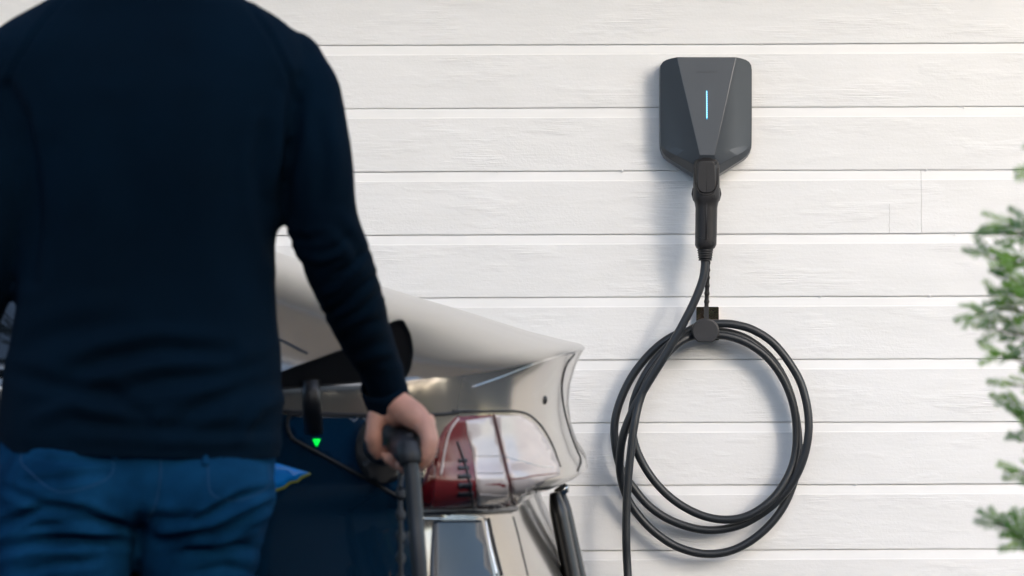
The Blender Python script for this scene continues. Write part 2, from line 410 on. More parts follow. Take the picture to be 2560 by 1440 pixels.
# eave above the planks
ztop = zl[-1]
for k in range(8):
    v, f = box_data((-.4, WY - .075 - k * .15 + .0, ztop + .03), (7.8, .146, .02)); o = mesh('soffit_board', v, f, M_SOFFIT, wall, smooth=False)
v, f = box_data((-.4, WY - 1.22, ztop + .06), (7.9, .03, .16)); mesh('fascia', v, f, M_PLANE, wall, smooth=False)
v = [(-4.4, WY - 1.3, ztop + .12), (3.6, WY - 1.3, ztop + .12), (3.6, WY + .5, ztop + .75), (-4.4, WY + .5, ztop + .75), (-4.4, WY - 1.3, ztop + .15), (3.6, WY - 1.3, ztop + .15), (3.6, WY + .5, ztop + .78), (-4.4, WY + .5, ztop + .78)]
mesh('roof', v, [(0, 1, 2, 3), (7, 6, 5, 4), (0, 4, 5, 1), (1, 5, 6, 2), (2, 6, 7, 3), (3, 7, 4, 0)], plain('roof tiles', (.05, .045, .04), .8), wall, smooth=False)
# hairline crack left of the joint and small knots in the paint
ck = [P(2224 + random.uniform(-1.5, 1.5), y, WY - .0002) for y in range(510, 583, 9)]
tube('paint_crack', ck, .0005, plain('crack', (.42, .41, .39), .9), wall, n=1, seg=6)

for (x, y, q) in ((1556, 426.5, 1.4), (2316, 424, 1.2), (1243, 429.5, .8), (2388, 585, .8), (1602, 273, .7), (2052, 740.5, .9), (2325, 739, 1.1), (1905, 110, .7), (2140, 1211, .9), (2452, 897, .8), (1498, 1216, .7), (2410, 268, .9)):
    v, f = ball(P(x, y + 1, WY), (.0016 * q, .0011, .0022 * q), 6); mesh('paint_drip', v, f, M_PLANE, wall)

# ------------------------------------------------------------------ wall charger
def charger():
    c = P(1766, 290, WY)
    t = empty('wall_charger', (c.x, WY, c.z), 'dark grey faceted wall charging station with glowing blue light strip on white planks', 'charger')
    S = 1250.0
    def W3(px, py, d):      # px,py photograph; d metres out from wall; orthogonal to the wall
        q = P(px, py, WY - .06); return Vector((q.x, WY - d, q.z))
    def plane(a, b, c_):
        (x1, y1, d1), (x2, y2, d2), (x3, y3, d3) = a, b, c_
        v1 = Vector((x2 - x1, y2 - y1, d2 - d1)); v2 = Vector((x3 - x1, y3 - y1, d3 - d1)); n = v1.cross(v2)
        return lambda x, y: d1 - (n.x * (x - x1) + n.y * (y - y1)) / n.z
    cx = 1766
    A = (1692, 143, .062); D = (1748, 389, .088)
    pl = plane(A, D, (1651, 174, .043))
    half = [(1692, 143), (1678, 145.5), (1667, 148.5), (1658, 153.5), (1652.5, 162), (1651, 174), (1651, 300), (1651.5, 355)]
    fl = [(x, y, pl(x, y)) for x, y in half]; fl[0] = A
    # bottom lip: from D to side foot, then silhouette below
    lowF = [(1651.5, 355, fl[-1][2]), D]
    sil = [(1652, 370, .034), (1655, 381, .032), (1661.5, 392, .030), (1672, 401, .030), (1700, 419, .030), (1733, 441, .030)]
    vs = []; fs = []
    def add(p): vs.append(W3(*p)); return len(vs) - 1
    def mir(p): return (2 * cx - p[0], p[1], p[2])
    for sgn in (0, 1):
        g = (lambda p: mir(p)) if sgn else (lambda p: p)
        F = [add(g(p)) for p in fl]; d = add(g(D))
        mid = add(g((1741, 408, .075)))
        # curved chamfer rows between front foot line and silhouette
        foot = [fl[-1]] + [(1651.5 + (1748 - 1651.5) * k / 5, 355 + (389 - 355) * k / 5, fl[-1][2] + (D[2] - fl[-1][2]) * k / 5) for k in range(1, 5)]
        foot_i = [F[-1]] + [add(g(p)) for p in foot[1:]] + [d]
        rows = [foot_i]
        for u in (.35, .7, 1.0):
            r = []
            for k in range(6):
                p = (foot + [D])[k]; q = sil[k]
                bulge = math.sin(u * math.pi / 2)
                dd = p[2] + (q[2] - p[2]) * (u ** 1.8)
                r.append(add(g((p[0] + (q[0] - p[0]) * bulge, p[1] + (q[1] - p[1]) * bulge, dd))))
            rows.append(r)
        S_ = rows[-1]
        fc = [tuple([F[0]] + F[1:] + foot_i[1:])]
        for ra, rb in zip(rows, rows[1:]):
            for k in range(5): fc.append((ra[k], rb[k], rb[k + 1], ra[k + 1]))
        # side wall
        outl = F + [r[0] for r in rows[1:]] + S_[1:]
        back = [add((g(tuple(fl[i]) if i < len(fl) else (0, 0, 0))[0], 0, 0)) if False else None for i in range(0)]
        bi = []
        for idx in outl:
            p = vs[idx]; vs.append(Vector((p.x, WY - .0005, p.z))); bi.append(len(vs) - 1)
        for k in range(len(outl) - 1): fc.append((outl[k], bi[k], bi[k + 1], outl[k + 1]))
        if sgn: fc = [q[::-1] for q in fc]; R = (F, d, S_, bi, foot_i, rows)
        else: L = (F, d, S_, bi, foot_i, rows)
        fs += fc
    fs.append((L[0][0], L[1], R[1], R[0][0]))
    for k in range(3): fs.append((L[5][k][-1], L[5][k + 1][-1], R[5][k + 1][-1], R[5][k][-1]))
    fs.append((L[0][0], R[0][0], R[3][0], L[3][0])); fs.append((L[2][-1], L[3][-1], R[3][-1], R[2][-1]))
    me = mesh('housing', vs, fs, M_CHG, t, smooth=False)
    bm = bmesh.new(); bm.from_mesh(me.data); bmesh.ops.remove_doubles(bm, verts=bm.verts, dist=.0001); bmesh.ops.recalc_face_normals(bm, faces=bm.faces)
    bm.to_mesh(me.data); bm.free()
    for p in me.data.polygons: p.use_smooth = True
    try:
        me.data.set_sharp_from_angle(angle=math.radians(10))
    except Exception: pass
    bevel(me, .0009, 3, 9)
    # light strip on the centre face: a slot with small bright dots
    yA, yB = 143, 389
    def face_d(y): return A[2] + (D[2] - A[2]) * (y - yA) / (yB - yA)
    def strip(name, y0, y1, hw, off, mat):
        vs_ = [W3(cx - hw, y0, face_d(y0) + off), W3(cx + hw, y0, face_d(y0) + off), W3(cx + hw, y1, face_d(y1) + off), W3(cx - hw, y1, face_d(y1) + off)]
        b = [p + Vector((0, .003, 0)) for p in vs_]
        return mesh(name, vs_ + b, [(0, 3, 2, 1), (0, 1, 5, 4), (1, 2, 6, 5), (2, 3, 7, 6), (3, 0, 4, 7)], mat, t, smooth=False)
    st = strip('light_strip', 227, 299, 1.3, .0007, M_LEDD)
    k = 0; y = 229
    while y < 296:
        s = 5.2
        vs_ = []
        hw = 1.15
        d_ = lambda yy: face_d(yy) + .0013
        pts = [(cx - hw, y + .6), (cx - hw * .5, y), (cx + hw * .5, y), (cx + hw, y + .6), (cx + hw, y + s - 1), (cx + hw * .5, y + s - .3), (cx - hw * .5, y + s - .3), (cx - hw, y + s - 1)]
        fr = [W3(a_, b_, d_(b_)) for a_, b_ in pts]; bk = [p + Vector((0, .001, 0)) for p in fr]
        o = mesh('light_dot', fr + bk, [tuple(range(8))] + [(i, 8 + i, 8 + (i + 1) % 8, (i + 1) % 8) for i in range(8)], M_LED, st, smooth=False); y += 5.6
    return t, W3, face_d
chg, CW3, face_d = charger()
def text(name, s, size, loc, mat, parent, ext=.0002, rot=(math.radians(90), 0, 0), align='CENTER'):
    cu = bpy.data.curves.new(name, 'FONT'); cu.body = s; cu.size = size; cu.extrude = ext; cu.align_x = align; cu.align_y = 'CENTER'; cu.space_character = 1.25
    o = bpy.data.objects.new(name, cu); C.objects.link(o)
    dg = bpy.context.evaluated_depsgraph_get(); me = bpy.data.meshes.new_from_object(o.evaluated_get(dg))
    C.objects.unlink(o); bpy.data.objects.remove(o)
    me.materials.clear(); me.materials.append(mat)
    q = bpy.data.objects.new(name, me); link(q, loc, parent); q.rotation_euler = rot; return q
tilt = math.atan((.088 - .062) / (246 / 1250))
text('logo', 'WALLBOX', .0078, CW3(1767, 180, face_d(180) + .0004), M_LOGO, chg, rot=(math.radians(90) - tilt, 0, 0))

# ------------------------------------------------------------------ docked plug + coiled cable
def coil():
    t = empty('charging_cable', P(1766, 1060, 7.9), 'long black charging cable coiled on the wall hook, its plug docked in the charger', 'charging cable')
    PY = WY - .086
    def ring(y, hw, hd, e=2.6, n=28, dy=0):
        c = P(1766 + (0 if y < 560 else -(y - 560) * .035), y, PY); out = []
        for k in range(n):
            a = 2 * math.pi * k / n; ca, sa = math.cos(a), math.sin(a)
            out.append(Vector((c.x + math.copysign(abs(ca) ** (2 / e), ca) * hw * .7875e-3, PY + dy - math.copysign(abs(sa) ** (2 / e), sa) * hd * .7875e-3, c.z)))
        return out
    R = [ring(398, 20, 20), ring(399.5, 26, 27), ring(404, 30, 30), ring(412, 32.5, 32), ring(440, 33, 33), ring(470, 33.5, 33), ring(492, 34.5, 33), ring(500, 33, 32), ring(508, 29.5, 30), ring(520, 27.6, 29), ring(600, 27.2, 28), ring(612, 27, 27), ring(619, 24, 25), ring(622, 21, 22)]
    v, f = loft(R); mesh('plug_handle', v, f, M_BLK, t)
    # nose of the plug going into the charger
    a = P(1766, 424, PY); tube('plug_nose', [a + Vector((0, .0, 0)), Vector((a.x, WY - .05, a.z))], .0245, M_BLK2, t, n=1, seg=24, smooth=True)
    # raised thumb panel with rounded lower end
    poly = [(1743, 404), (1789, 404)] + [(1766 + 24 * math.cos(th), 460 + 24 * math.sin(th)) for th in [k * math.pi / 10 for k in range(0, 11)]]
    pts = [(x, y) for x, y in rounded([(1744, 402), (1788, 402), (1790.5, 466), (1782, 481), (1766, 484), (1750, 481), (1741.5, 466)], 12)]
    o = prism('thumb_panel', pts, PY - .0278, PY - .015, M_BLK, t); bevel(o, .0025, 3)
    # dark groove under the panel
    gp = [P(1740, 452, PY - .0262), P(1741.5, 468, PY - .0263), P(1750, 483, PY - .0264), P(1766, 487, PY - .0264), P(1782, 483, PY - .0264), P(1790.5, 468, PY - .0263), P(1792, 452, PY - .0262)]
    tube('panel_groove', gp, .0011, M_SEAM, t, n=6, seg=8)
    for (x0, y0, x1, y1) in ((1766, 404, 1766, 483),):
        tube('mould_seam', [P(x0, y0, PY - .0279), P(x1, y1, PY - .0279)], .0005, M_SEAM, t, n=1, seg=6)
    tube('mould_seam', [P(1767, 488, PY - .0234), P(1765, 600, PY - .0220)], .0009, M_BLK, t, n=1, seg=8)
    tube('mould_seam', [P(1765, 604, PY - .0214), P(1764, 619, PY - .0200)], .0005, M_SEAM, t, n=1, seg=6)
    # side latches
    for s in (-1, 1):
        tube('side_rail', [P(1766 + s * 29.5, 420, PY - .0195), P(1766 + s * 29, 450, PY - .0202), P(1766 + s * 27.5, 462, PY - .0212)], .0009, M_SEAM, t, n=4, seg=8)
        o = tube('side_button', [P(1766 + s * 31, 470, PY), P(1766 + s * 31.5, 485, PY), P(1766 + s * 30, 502, PY)], [.003, .0048, .0025], M_BLK2, t, n=4, seg=12)
    # arc line near the lower end
    arc = [P(1764 + x, 588 + 9 * math.cos(x / 27 * 1.45), PY - .0222 * math.cos(x / 27 * 1.15) ** .5) for x in range(-25, 26, 5)]
    tube('end_ring_line', arc, .0007, M_SEAM, t, n=2, seg=8)
    for (x, y, d) in ((1784, 490.5, .0262), (1782.5, 609.5, .0198), (1792 - 4, 409, .0265)):
        c = P(x, y, PY - d + .0006)
        v, f = tube_data([c, c + Vector((0, -.0012, 0))], [.0032, .0032], 16); mesh('screw_hole', v, f, M_BLK2, t, smooth=False)
    # ribbed gland
    gl = tube('cable_gland', [P(1763.5, 620, PY), P(1763, 650, PY)], [.0158, .0122], M_BLK2, t, n=4, seg=24)
    for i, y in enumerate((626, 632, 638, 644, 650)):
        r = .0160 - i * .0006
        tube('gland_rib', [P(1763, y - 1.6, PY), P(1763, y - .9, PY), P(1763, y + .9, PY), P(1763, y + 1.6, PY)], [r * .93, r, r, r * .93], M_BLK, gl, n=1, seg=24)
    # the cable, from the gland round three loops and down
    Z = lambda x, y: (1480 + x / 2.0567, 740 + y / 2.0567)
    raw = [
        (Z(580, -185), .086), (Z(580, -150), .086), (Z(568, -80), .087), (Z(530, 20), .089), (Z(478, 125), .090), (Z(420, 230), .090), (Z(355, 340), .088), (Z(275, 470), .082), (Z(205, 600), .078), (Z(160, 720), .072), (Z(143, 840), .062),
        (Z(150, 940), .052), (Z(185, 1045), .040), (Z(245, 1135), .036), (Z(330, 1220), .036), (Z(440, 1290), .036), (Z(580, 1326), .036), (Z(720, 1308), .036), (Z(850, 1235), .036), (Z(960, 1120), .034), (Z(1030, 980), .030),
        (Z(1062, 830), .024), (Z(1056, 680), .022), (Z(1030, 540), .024), (Z(985, 420), .028), (Z(915, 315), .032), (Z(820, 235), .034), (Z(730, 195), .035), (Z(650, 183), .036), (Z(560, 180), .038),
        (Z(470, 185), .040), (Z(380, 228), .040), (Z(290, 305), .038), (Z(205, 415), .036), (Z(145, 540), .036), (Z(116, 660), .038), (Z(122, 780), .040), (Z(150, 890), .036), (Z(212, 985), .030),
        (Z(300, 1085), .032), (Z(420, 1160), .034), (Z(580, 1203), .036), (Z(740, 1185), .036), (Z(870, 1120), .040), (Z(985, 1020), .048), (Z(1065, 895), .054), (Z(1108, 750), .056), (Z(1112, 610), .055), (Z(1080, 465), .053),
        (Z(1020, 350), .052), (Z(930, 240), .050), (Z(830, 175), .050), (Z(740, 148), .050), (Z(660, 142), .050), (Z(560, 150), .050),
        (Z(480, 190), .052), (Z(400, 250), .054), (Z(320, 335), .060), (Z(255, 440), .062), (Z(213, 550), .058), (Z(205, 660), .050), (Z(222, 770), .046), (Z(272, 880), .044), (Z(350, 985), .044),
        (Z(450, 1070), .046), (Z(570, 1130), .050), (Z(690, 1150), .054), (Z(800, 1130), .057), (Z(910, 1060), .055), (Z(990, 960), .048), (Z(1040, 840), .040), (Z(1052, 700), .038), (Z(1035, 560), .040), (Z(985, 430), .042),
        (Z(905, 320), .044), (Z(810, 248), .046), (Z(720, 212), .047), (Z(640, 200), .048), (Z(560, 200), .050),
        (Z(490, 215), .062), (Z(420, 262), .070), (Z(350, 340), .078), (Z(290, 430), .080), (Z(245, 540), .082), (Z(218, 660), .090), (Z(200, 800), .093), (Z(187, 930), .094), (Z(178, 1080), .094), (Z(176, 1250), .094), (Z(184, 1440), .092)]
    pts = [P(x, y, WY - d - .0) for (x, y), d in raw]
    g = pts[-1]
    pts += [Vector((g.x + .01, g.y - .02, g.z - .2)), Vector((g.x + .01, g.y - .05, .12)), Vector((g.x - .03, g.y - .12, .015)), Vector((g.x - .2, g.y - .25, .01)), Vector((g.x - .6, g.y - .3, .01))]
    tube('cable', pts, .0083, M_CABLE, t, n=9, seg=16)
    # strap and dust cap hanging on the hook end
    sp = [P(1770, 652, PY), P(1768.5, 690, PY + .01), P(1767.5, 730, PY + .015), P(1766, 770, PY + .018), P(1765, 800, PY + .012)]
    path = catmull(sp, 16)
    rr = [.0033 + .0009 * max(0, math.sin(i * .8)) for i in range(len(path))]
    v, f = tube_data(path, rr, 10, True, (1.0, 1.35, (0, 1, 0))); mesh('cap_strap', v, f, M_BLK2, t)
    cy0 = PY + .004
    circ = [(1764 + 32.5 * math.cos(a_), 829 + 31 * math.sin(a_)) for a_ in [math.radians(q) for q in range(125, 416, 10)]]
    circ = [(x, min(y, 856.5)) for x, y in circ]
    cap = prism('dust_cap', circ, cy0, cy0 + .020, M_CAP, t); bevel(cap, .002, 3)
    circ2 = [(1764 + (x - 1764) * 1.06, 827 + (y - 829) * 1.0) for x, y in circ]
    o = prism('cap_rim', circ2, cy0 + .009, cy0 + .028, M_BLK, t); bevel(o, .0015, 2)
    o = prism('strap_tab', [(1760, 766), (1772, 766), (1772, 806), (1760, 806)], cy0 + .001, cy0 + .006, M_CAP, t)
coil()
def hook():
    c = P(1769, 800, WY)
    t = empty('cable_hook', (c.x, WY, c.z), 'polished steel hook plate on the wall holding the coiled black cable', 'hook')
    # folded plate with side flanges
    o = prism('plate', rounded([(1742, 767), (1796, 767), (1796, 850), (1742, 850)], 2), WY - .016, WY - .013, M_STEEL, t)
    for x in (1742.5, 1795.5):
        prism('flange', [(x - 1.5, 768), (x + 1.5, 768), (x + 1.5, 850), (x - 1.5, 850)], WY - .0165, WY - .0005, M_STEEL, t)
    a = P(1768, 838, WY)
    tube('hook_arm', [Vector((a.x, WY - .010, a.z)), Vector((a.x, WY - .06, a.z - .002)), Vector((a.x, WY - .072, a.z)), Vector((a.x, WY - .078, a.z + .003))], .009, M_BLK2, t, n=8, seg=16)
    text('plate_mark', 'c', .009, P(1757, 779.5, WY - .0163), M_CHROME, t); text('plate_mark', 'oo', .009, P(1777, 779.5, WY - .0163), M_CHROME, t)
hook()

# ------------------------------------------------------------------ parked car
CY, HW = 6.66, .905
XF = -4.45
def car_outline(z, xr, W, a, xf, af, drop=0, nn=4.5, mm=3.0, q=26):
    """closed plan outline; corners near/rear, far/rear, far/front, near/front"""
    out = []
    def pt(x, c, s_y):
        dz = drop * (c ** 5)
        return Vector((x, CY + s_y * W * c, z - dz))
    def quad(kx, sgn_y, aa, xe, rev):
        r = []
        for k in range(q + 1):
            t = math.pi / 2 * k / q
            s = math.sin(t) ** (2 / nn); c = math.cos(t) ** (2 / mm) if k < q else 0
            r.append(pt(xe - kx * aa + kx * aa * s, c, sgn_y))
        return r[::-1] if rev else r
    near_rear = quad(1, -1, a, xr, False)                    # side -> rear centre
    far_rear = quad(1, 1, a, xr, True)[1:]
    far_front = quad(-1, 1, af, xf, False); near_front = quad(-1, -1, af, xf, True)[1:]
    side = lambda p, q_: [p.lerp(q_, k / 8) for k in range(1, 8)]
    out = near_rear + far_rear + side(far_rear[-1], far_front[0]) + far_front + near_front + side(near_front[-1], near_rear[0])
    return out
CARP = [  # z, xr, W, a, xf, af, drop
    (.20, .00, .80, .45, XF + .25, .5, 0), (.24, .07, .865, .5, XF + .08, .55, 0), (.34, .115, .885, .55, XF, .6, 0), (.48, .118, .893, .55, XF, .6, 0),
    (.60, .100, .898, .55, XF, .6, 0), (.66, .075, .900, .54, XF + .01, .6, 0), (.715, .050, .903, .52, XF + .02, .6, 0), (.742, .040, .904, .52, XF + .03, .6, 0),
    (.752, .046, .905, .52, XF + .035, .6, 0), (.760, .080, .905, .52, XF + .04, .6, 0), (.772, .108, .905, .52, XF + .04, .6, 0), (.783, .122, .905, .52, XF + .05, .6, 0),
    (.796, .120, .905, .52, XF + .06, .62, 0), (.814, .108, .905, .52, XF + .07, .65, 0), (.850, .096, .905, .51, XF + .10, .7, 0), (.885, .092, .905, .51, XF + .14, .8, 0.002),
    (.915, .095, .905, .52, XF + .22, .9, .006), (.945, .104, .905, .55, XF + .36, 1.0, .018), (.962, .112, .904, .57, XF + .5, 1.1, .030), (.972, .119, .902, .58, XF + .62, 1.1, .038),
    (.9745, .117, .896, .60, XF + .70, 1.1, .036), (.982, .085, .878, .72, XF + .8, 1.1, .026), (.996, .030, .848, .80, XF + .95, .9, .020), (1.012, -.020, .828, .86, XF + 1.1, .7, .016),
    (1.030, -.075, .808, .90, XF + 1.2, .6, .012), (1.055, -.160, .785, .95, XF + 1.28, .5, .008), (1.09, -.27, .762, .95, XF + 1.36, .5, .006), (1.14, -.42, .735, .9, XF + 1.46, .45, .004),
    (1.20, -.62, .705, .8, XF + 1.6, .4, 0), (1.27, -.86, .672, .75, XF + 1.78, .4, 0), (1.34, -1.12, .635, .7, XF + 1.98, .4, 0), (1.39, -1.36, .59, .7, XF + 2.15, .4, 0),
    (1.42, -1.55, .50, .6, XF + 2.3, .4, 0), (1.437, -1.75, .36, .5, XF + 2.5, .4, 0), (1.442, -1.9, .15, .3, XF + 2.65, .3, 0)]
def cast(bvh, px, py, off=0.0):
    o = Vector((0, 0, CAMZ)); d = (P(px, py, 5) - o).normalized()
    loc, no, i, dist = bvh.ray_cast(o, d)
    if loc is None: return None, None
    if no.dot(d) > 0: no = -no
    return loc + no * off, no
def patch(name, bvh, poly, mat, parent, off=.002, th=.004, grid=14, side_mat=None, fallback=5.9):
    """a thin curved panel lying on a surface, its outline given by photograph pixels"""
    dense = []
    m = len(poly)
    for i in range(m):
        a, b = Vector(poly[i]), Vector(poly[(i + 1) % m]); k = max(1, int((b - a).length / (grid * .6)))
        dense += [a.lerp(b, j / k) for j in range(k)]
    pts = list(dense); xs = [p.x for p in dense]; ys = [p.y for p in dense]
    def inside(x, y):
        c = False; n = len(dense); j = n - 1
        for i in range(n):
            if (dense[i].y > y) != (dense[j].y > y) and x < (dense[j].x - dense[i].x) * (y - dense[i].y) / (dense[j].y - dense[i].y) + dense[i].x: c = not c
            j = i
        return c
    y = min(ys) + grid / 2
    while y < max(ys):
        x = min(xs) + grid / 2
        while x < max(xs):
            if inside(x, y) and min((Vector((x, y)) - p).length for p in dense) > grid * .4: pts.append(Vector((x, y)))
            x += grid
        y += grid
    n = len(dense)
    vo, _, fo, *_ = geometry.delaunay_2d_cdt(pts, [(i, (i + 1) % n) for i in range(n)], [], 1, .001)
    front, back = [], []; lastY = None; bad = []
    hits = [cast(bvh, p.x, p.y) for p in vo]
    good = [h for h in hits if h[0] is not None]
    for p, (loc, no) in zip(vo, hits):
        if loc is None:
            k = min(range(len(vo)), key=lambda i: 1e9 if hits[i][0] is None else (vo[i] - p).length)
            loc, no = P(p.x, p.y, hits[k][0].y), hits[k][1]
        front.append(loc + no * off); back.append(loc + no * (off - th))
    k = len(front); fs = []; ec = {}
    for f in fo:
        a, b, c = [front[i] for i in f[:3]]
        f = tuple(f)
        if (b - a).cross(c - a).dot(a - Vector((0, 0, CAMZ))) > 0: f = f[::-1]
        fs.append(f); fs.append(tuple(i + k for i in f[::-1]))
        for i in range(len(f)):
            e_ = (f[i], f[(i + 1) % len(f)])
            if (e_[1], e_[0]) in ec: del ec[(e_[1], e_[0])]
            else: ec[e_] = 1
    for (i, j) in ec: fs.append((j, i, i + k, j + k))
    return mesh(name, front + back, fs, mat, parent)
def seam(name, bvh, pts, r, mat, parent, off=0.0, step=8):
    q = catmull([Vector((x, y, 0)) for x, y in pts], 8); out = []
    for p in q:
        loc, no = cast(bvh, p.x, p.y, off)
        if loc is not None and (not out or (loc - out[-1]).length > .002):
            if out and (loc - out[-1]).length > .25: break
            out.append(loc)
    if len(out) < 2: return None
    v, f = tube_data(out, r, 8); return mesh(name, v, f, mat, parent)

def car():
    t = empty('parked_car', (-2.2, CY, 0), 'champagne metallic electric car parked at the wall with its charge flap open', 'car')
    rings = [car_outline(*p) for p in CARP]
    v, f = loft(rings)
    # wheel arches cut out of the side
    me = bpy.data.meshes.new('tmp'); me.from_pydata(v, [], f); me.update()
    bm = bmesh.new(); bm.from_mesh(me); bmesh.ops.recalc_face_normals(bm, faces=bm.faces); bm.to_mesh(me); bm.free()
    o = bpy.data.objects.new('tmp', me); C.objects.link(o); cut = []
    for wx in (-.72, -3.6):
        for sy in (-1, 1):
            c0 = Vector((wx, CY + sy * .62, .34)); c1 = Vector((wx, CY + sy * 1.0, .34))
            vv, ff = tube_data([c0, c1], .375, 40)
            m2 = bpy.data.meshes.new('tmpc'); m2.from_pydata(vv, [], ff); m2.update()
            bm = bmesh.new(); bm.from_mesh(m2); bmesh.ops.recalc_face_normals(bm, faces=bm.faces); bm.to_mesh(m2); bm.free()
            q = bpy.data.objects.new('tmpc', m2); C.objects.link(q); cut.append(q)
            b = o.modifiers.new('b', 'BOOLEAN'); b.object = q; b.operation = 'DIFFERENCE'; b.solver = 'EXACT'
    dg = bpy.context.evaluated_depsgraph_get(); dg.update()
    me2 = bpy.data.meshes.new_from_object(o.evaluated_get(dg))
    vv = [x.co.copy() for x in me2.vertices]; ff = [tuple(p.vertices) for p in me2.polygons]
    for q in cut + [o]: C.objects.unlink(q); bpy.data.objects.remove(q)
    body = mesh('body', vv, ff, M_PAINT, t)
    try: body.data.set_sharp_from_angle(angle=math.radians(38))
    except Exception: pass
    bvh = BVHTree.FromPolygons(v, f)
    # greenhouse glass (side window, windscreen, rear screen) as panels proud of the body
    def panel(name, idx0, idx1, k0, k1, mat, off=.003):
        rows = []
        ctr = Vector((-2.0, CY, .9))
        for i in range(idx0, idx1 + 1):
            r = [rings[i][k % len(rings[i])] for k in range(k0, k1 + 1)]
            rows.append([p + Vector(((p.x - ctr.x) * .0, (p.y - CY), .35)).normalized() * off for p in r])
        n = len(rows[0]); vs = [p for r in rows for p in r]; m_ = len(vs)
        vs += [p - Vector((0, (p.y - CY), .35)).normalized() * (off + .002) for p in vs]
        fs = []
        for i in range(len(rows) - 1):
            for j in range(n - 1):
                q = (i * n + j, i * n + j + 1, (i + 1) * n + j + 1, (i + 1) * n + j); fs.append(q); fs.append(tuple(x + m_ for x in q[::-1]))
        return mesh(name, vs, fs, mat, t)
    nside = 27; far0 = nside + 26
    ntot = len(rings[0]); nearside0 = ntot - 7
    for win in ([(-.60, .945), (-1.46, .945), (-1.46, 1.31), (-1.10, 1.27), (-.78, 1.10)], [(-1.52, .945), (-2.75, .945), (-2.45, 1.13), (-2.1, 1.28), (-1.52, 1.33)]):
        for sy in (-1, 1):
            n_ = len(win); pts_ = rounded([(x * 1000, z * 1000) for x, z in win], 40, 4); rows = []
            dn = [Vector(pts_[i]).lerp(Vector(pts_[(i + 1) % len(pts_)]), j / 6) for i in range(len(pts_)) for j in range(6)]
            ctr_ = sum(dn, Vector((0, 0))) / len(dn); vs_ = []; K = 6
            for lay in (0, 1):
                for q in range(K + 1):
                    for p in dn:
                        w_ = ctr_.lerp(p, q / K if q else .001); hit = bvh.ray_cast(Vector((w_.x / 1000, CY + sy * 3, w_.y / 1000)), Vector((0, -sy, 0)))
                        vs_.append(hit[0] + Vector((0, sy * (.003 if lay == 0 else -.004), 0)))
            m_ = len(dn); fs_ = []
            for lay in (0, 1):
                for q in range(K):
                    for i in range(m_):
                        a_ = (lay * (K + 1) + q) * m_; j = (i + 1) % m_; fs_.append((a_ + i, a_ + j, a_ + m_ + j, a_ + m_ + i))
            for i in range(m_): fs_.append((K * m_ + i, K * m_ + (i + 1) % m_, (2 * K + 1) * m_ + (i + 1) % m_, (2 * K + 1) * m_ + i))
            mesh('side_window', vs_, fs_, M_GLASS, t)
    # charge port: recess, rim, socket, flap
    rec = rounded([(716, 1036), (1012, 1040), (1040, 1090), (1022, 1236), (1000, 1243), (722, 1092)], 26, 6)
    pr = patch('charge_port_recess', bvh, rec, M_NAVY, t, off=.0012, th=.004, grid=16)
    seam('recess_rim', bvh, rec + [rec[0]], .0028, M_SEAM, pr, off=.001)
    sock = [(950 + 62 * math.cos(a_), 1122 + 84 * math.sin(a_)) for a_ in [k * math.pi / 12 for k in range(24)]]
    so_ = patch('charge_socket', bvh, sock, M_BLK2, pr, off=.010, th=.010, grid=14)
    lid = [(905, 1150), (990, 1150), (1000, 1195), (960, 1212), (915, 1200)]
    patch('socket_lid', bvh, rounded(lid, 14), M_TRIM, pr, off=.016, th=.006, grid=12)
    tri = [(782, 1098), (801, 1098), (793, 1115), (790, 1115)]
    patch('charge_light', bvh, tri, M_GREEN, pr, off=.0022, th=.002, grid=8)
    patch('sky_reflection', bvh, [(600, 1140), (700, 1160), (774, 1182), (752, 1190), (742, 1200), (724, 1203), (708, 1216), (690, 1222), (600, 1262)], plain('painted sky reflection', (.0, .22, .68), .3), t, off=.0010, th=.0016, grid=14)  # sky reflection drawn as a flat blue patch on the side
    patch('sky_reflection_edge', bvh, [(774, 1181), (778, 1186), (756, 1196), (746, 1206), (728, 1209), (712, 1222), (692, 1229), (600, 1270), (600, 1263), (690, 1223), (708, 1217), (724, 1204), (742, 1201), (752, 1191)], plain('painted reflection edge', (.22, .22, .03), .4), t, off=.0012, th=.0018, grid=10)  # tree-line edge of the painted sky reflection
    # open flap: thick plate standing over the recess, leaning out
    fl = rounded([(560, 985), (700, 930), (860, 872), (985, 802), (1008, 798), (1028, 838), (1034, 880), (1026, 925), (1010, 952), (900, 958), (560, 985)][:-1], 14, 4)
    def fp(x, y, d): return P(x, y, 5.70 - (965 - y) * .00030 + d)
    n = len(fl)
    fr = [fp(x, y, 0) for x, y in fl]
    inner = [fp(790 + (x - 790) * .96, 915 + (y - 915) * .90, .006) for x, y in fl]; bk = [fp(x, y, .014) for x, y in fl]
    fs = [tuple(2 * n + i for i in range(n))[::-1]]
    vs = fr + bk + inner
    for i in range(n):
        j = (i + 1) % n; fs += [(i, n + i, n + j, j), (i, j, 2 * n + j, 2 * n + i)]
    fs.append(tuple(n + i for i in range(n)))
    fs[0] = tuple(2 * n + i for i in range(n))
    fo = mesh('charge_flap', vs, fs, M_BLK2, t, smooth=False); bevel(fo, .001, 2)
    sk = [fp(x, y, .0145) for x, y in fl] + [fp(x, y, .018) for x, y in fl]
    mesh('flap_skin', sk, [tuple(range(n)), tuple(range(2 * n - 1, n - 1, -1))] + [(i, n + i, n + (i + 1) % n, (i + 1) % n) for i in range(n)], M_PAINT, fo, smooth=False)
    h = [P(778, 950, 5.70), P(778, 985, 5.69), P(781, 1030, 5.695), P(785, 1083, 5.73)]
    tube('flap_hinge', h, .013, M_TRIM, t, n=8, seg=12, flat=(.35, 1.0, (0, 1, 0)))
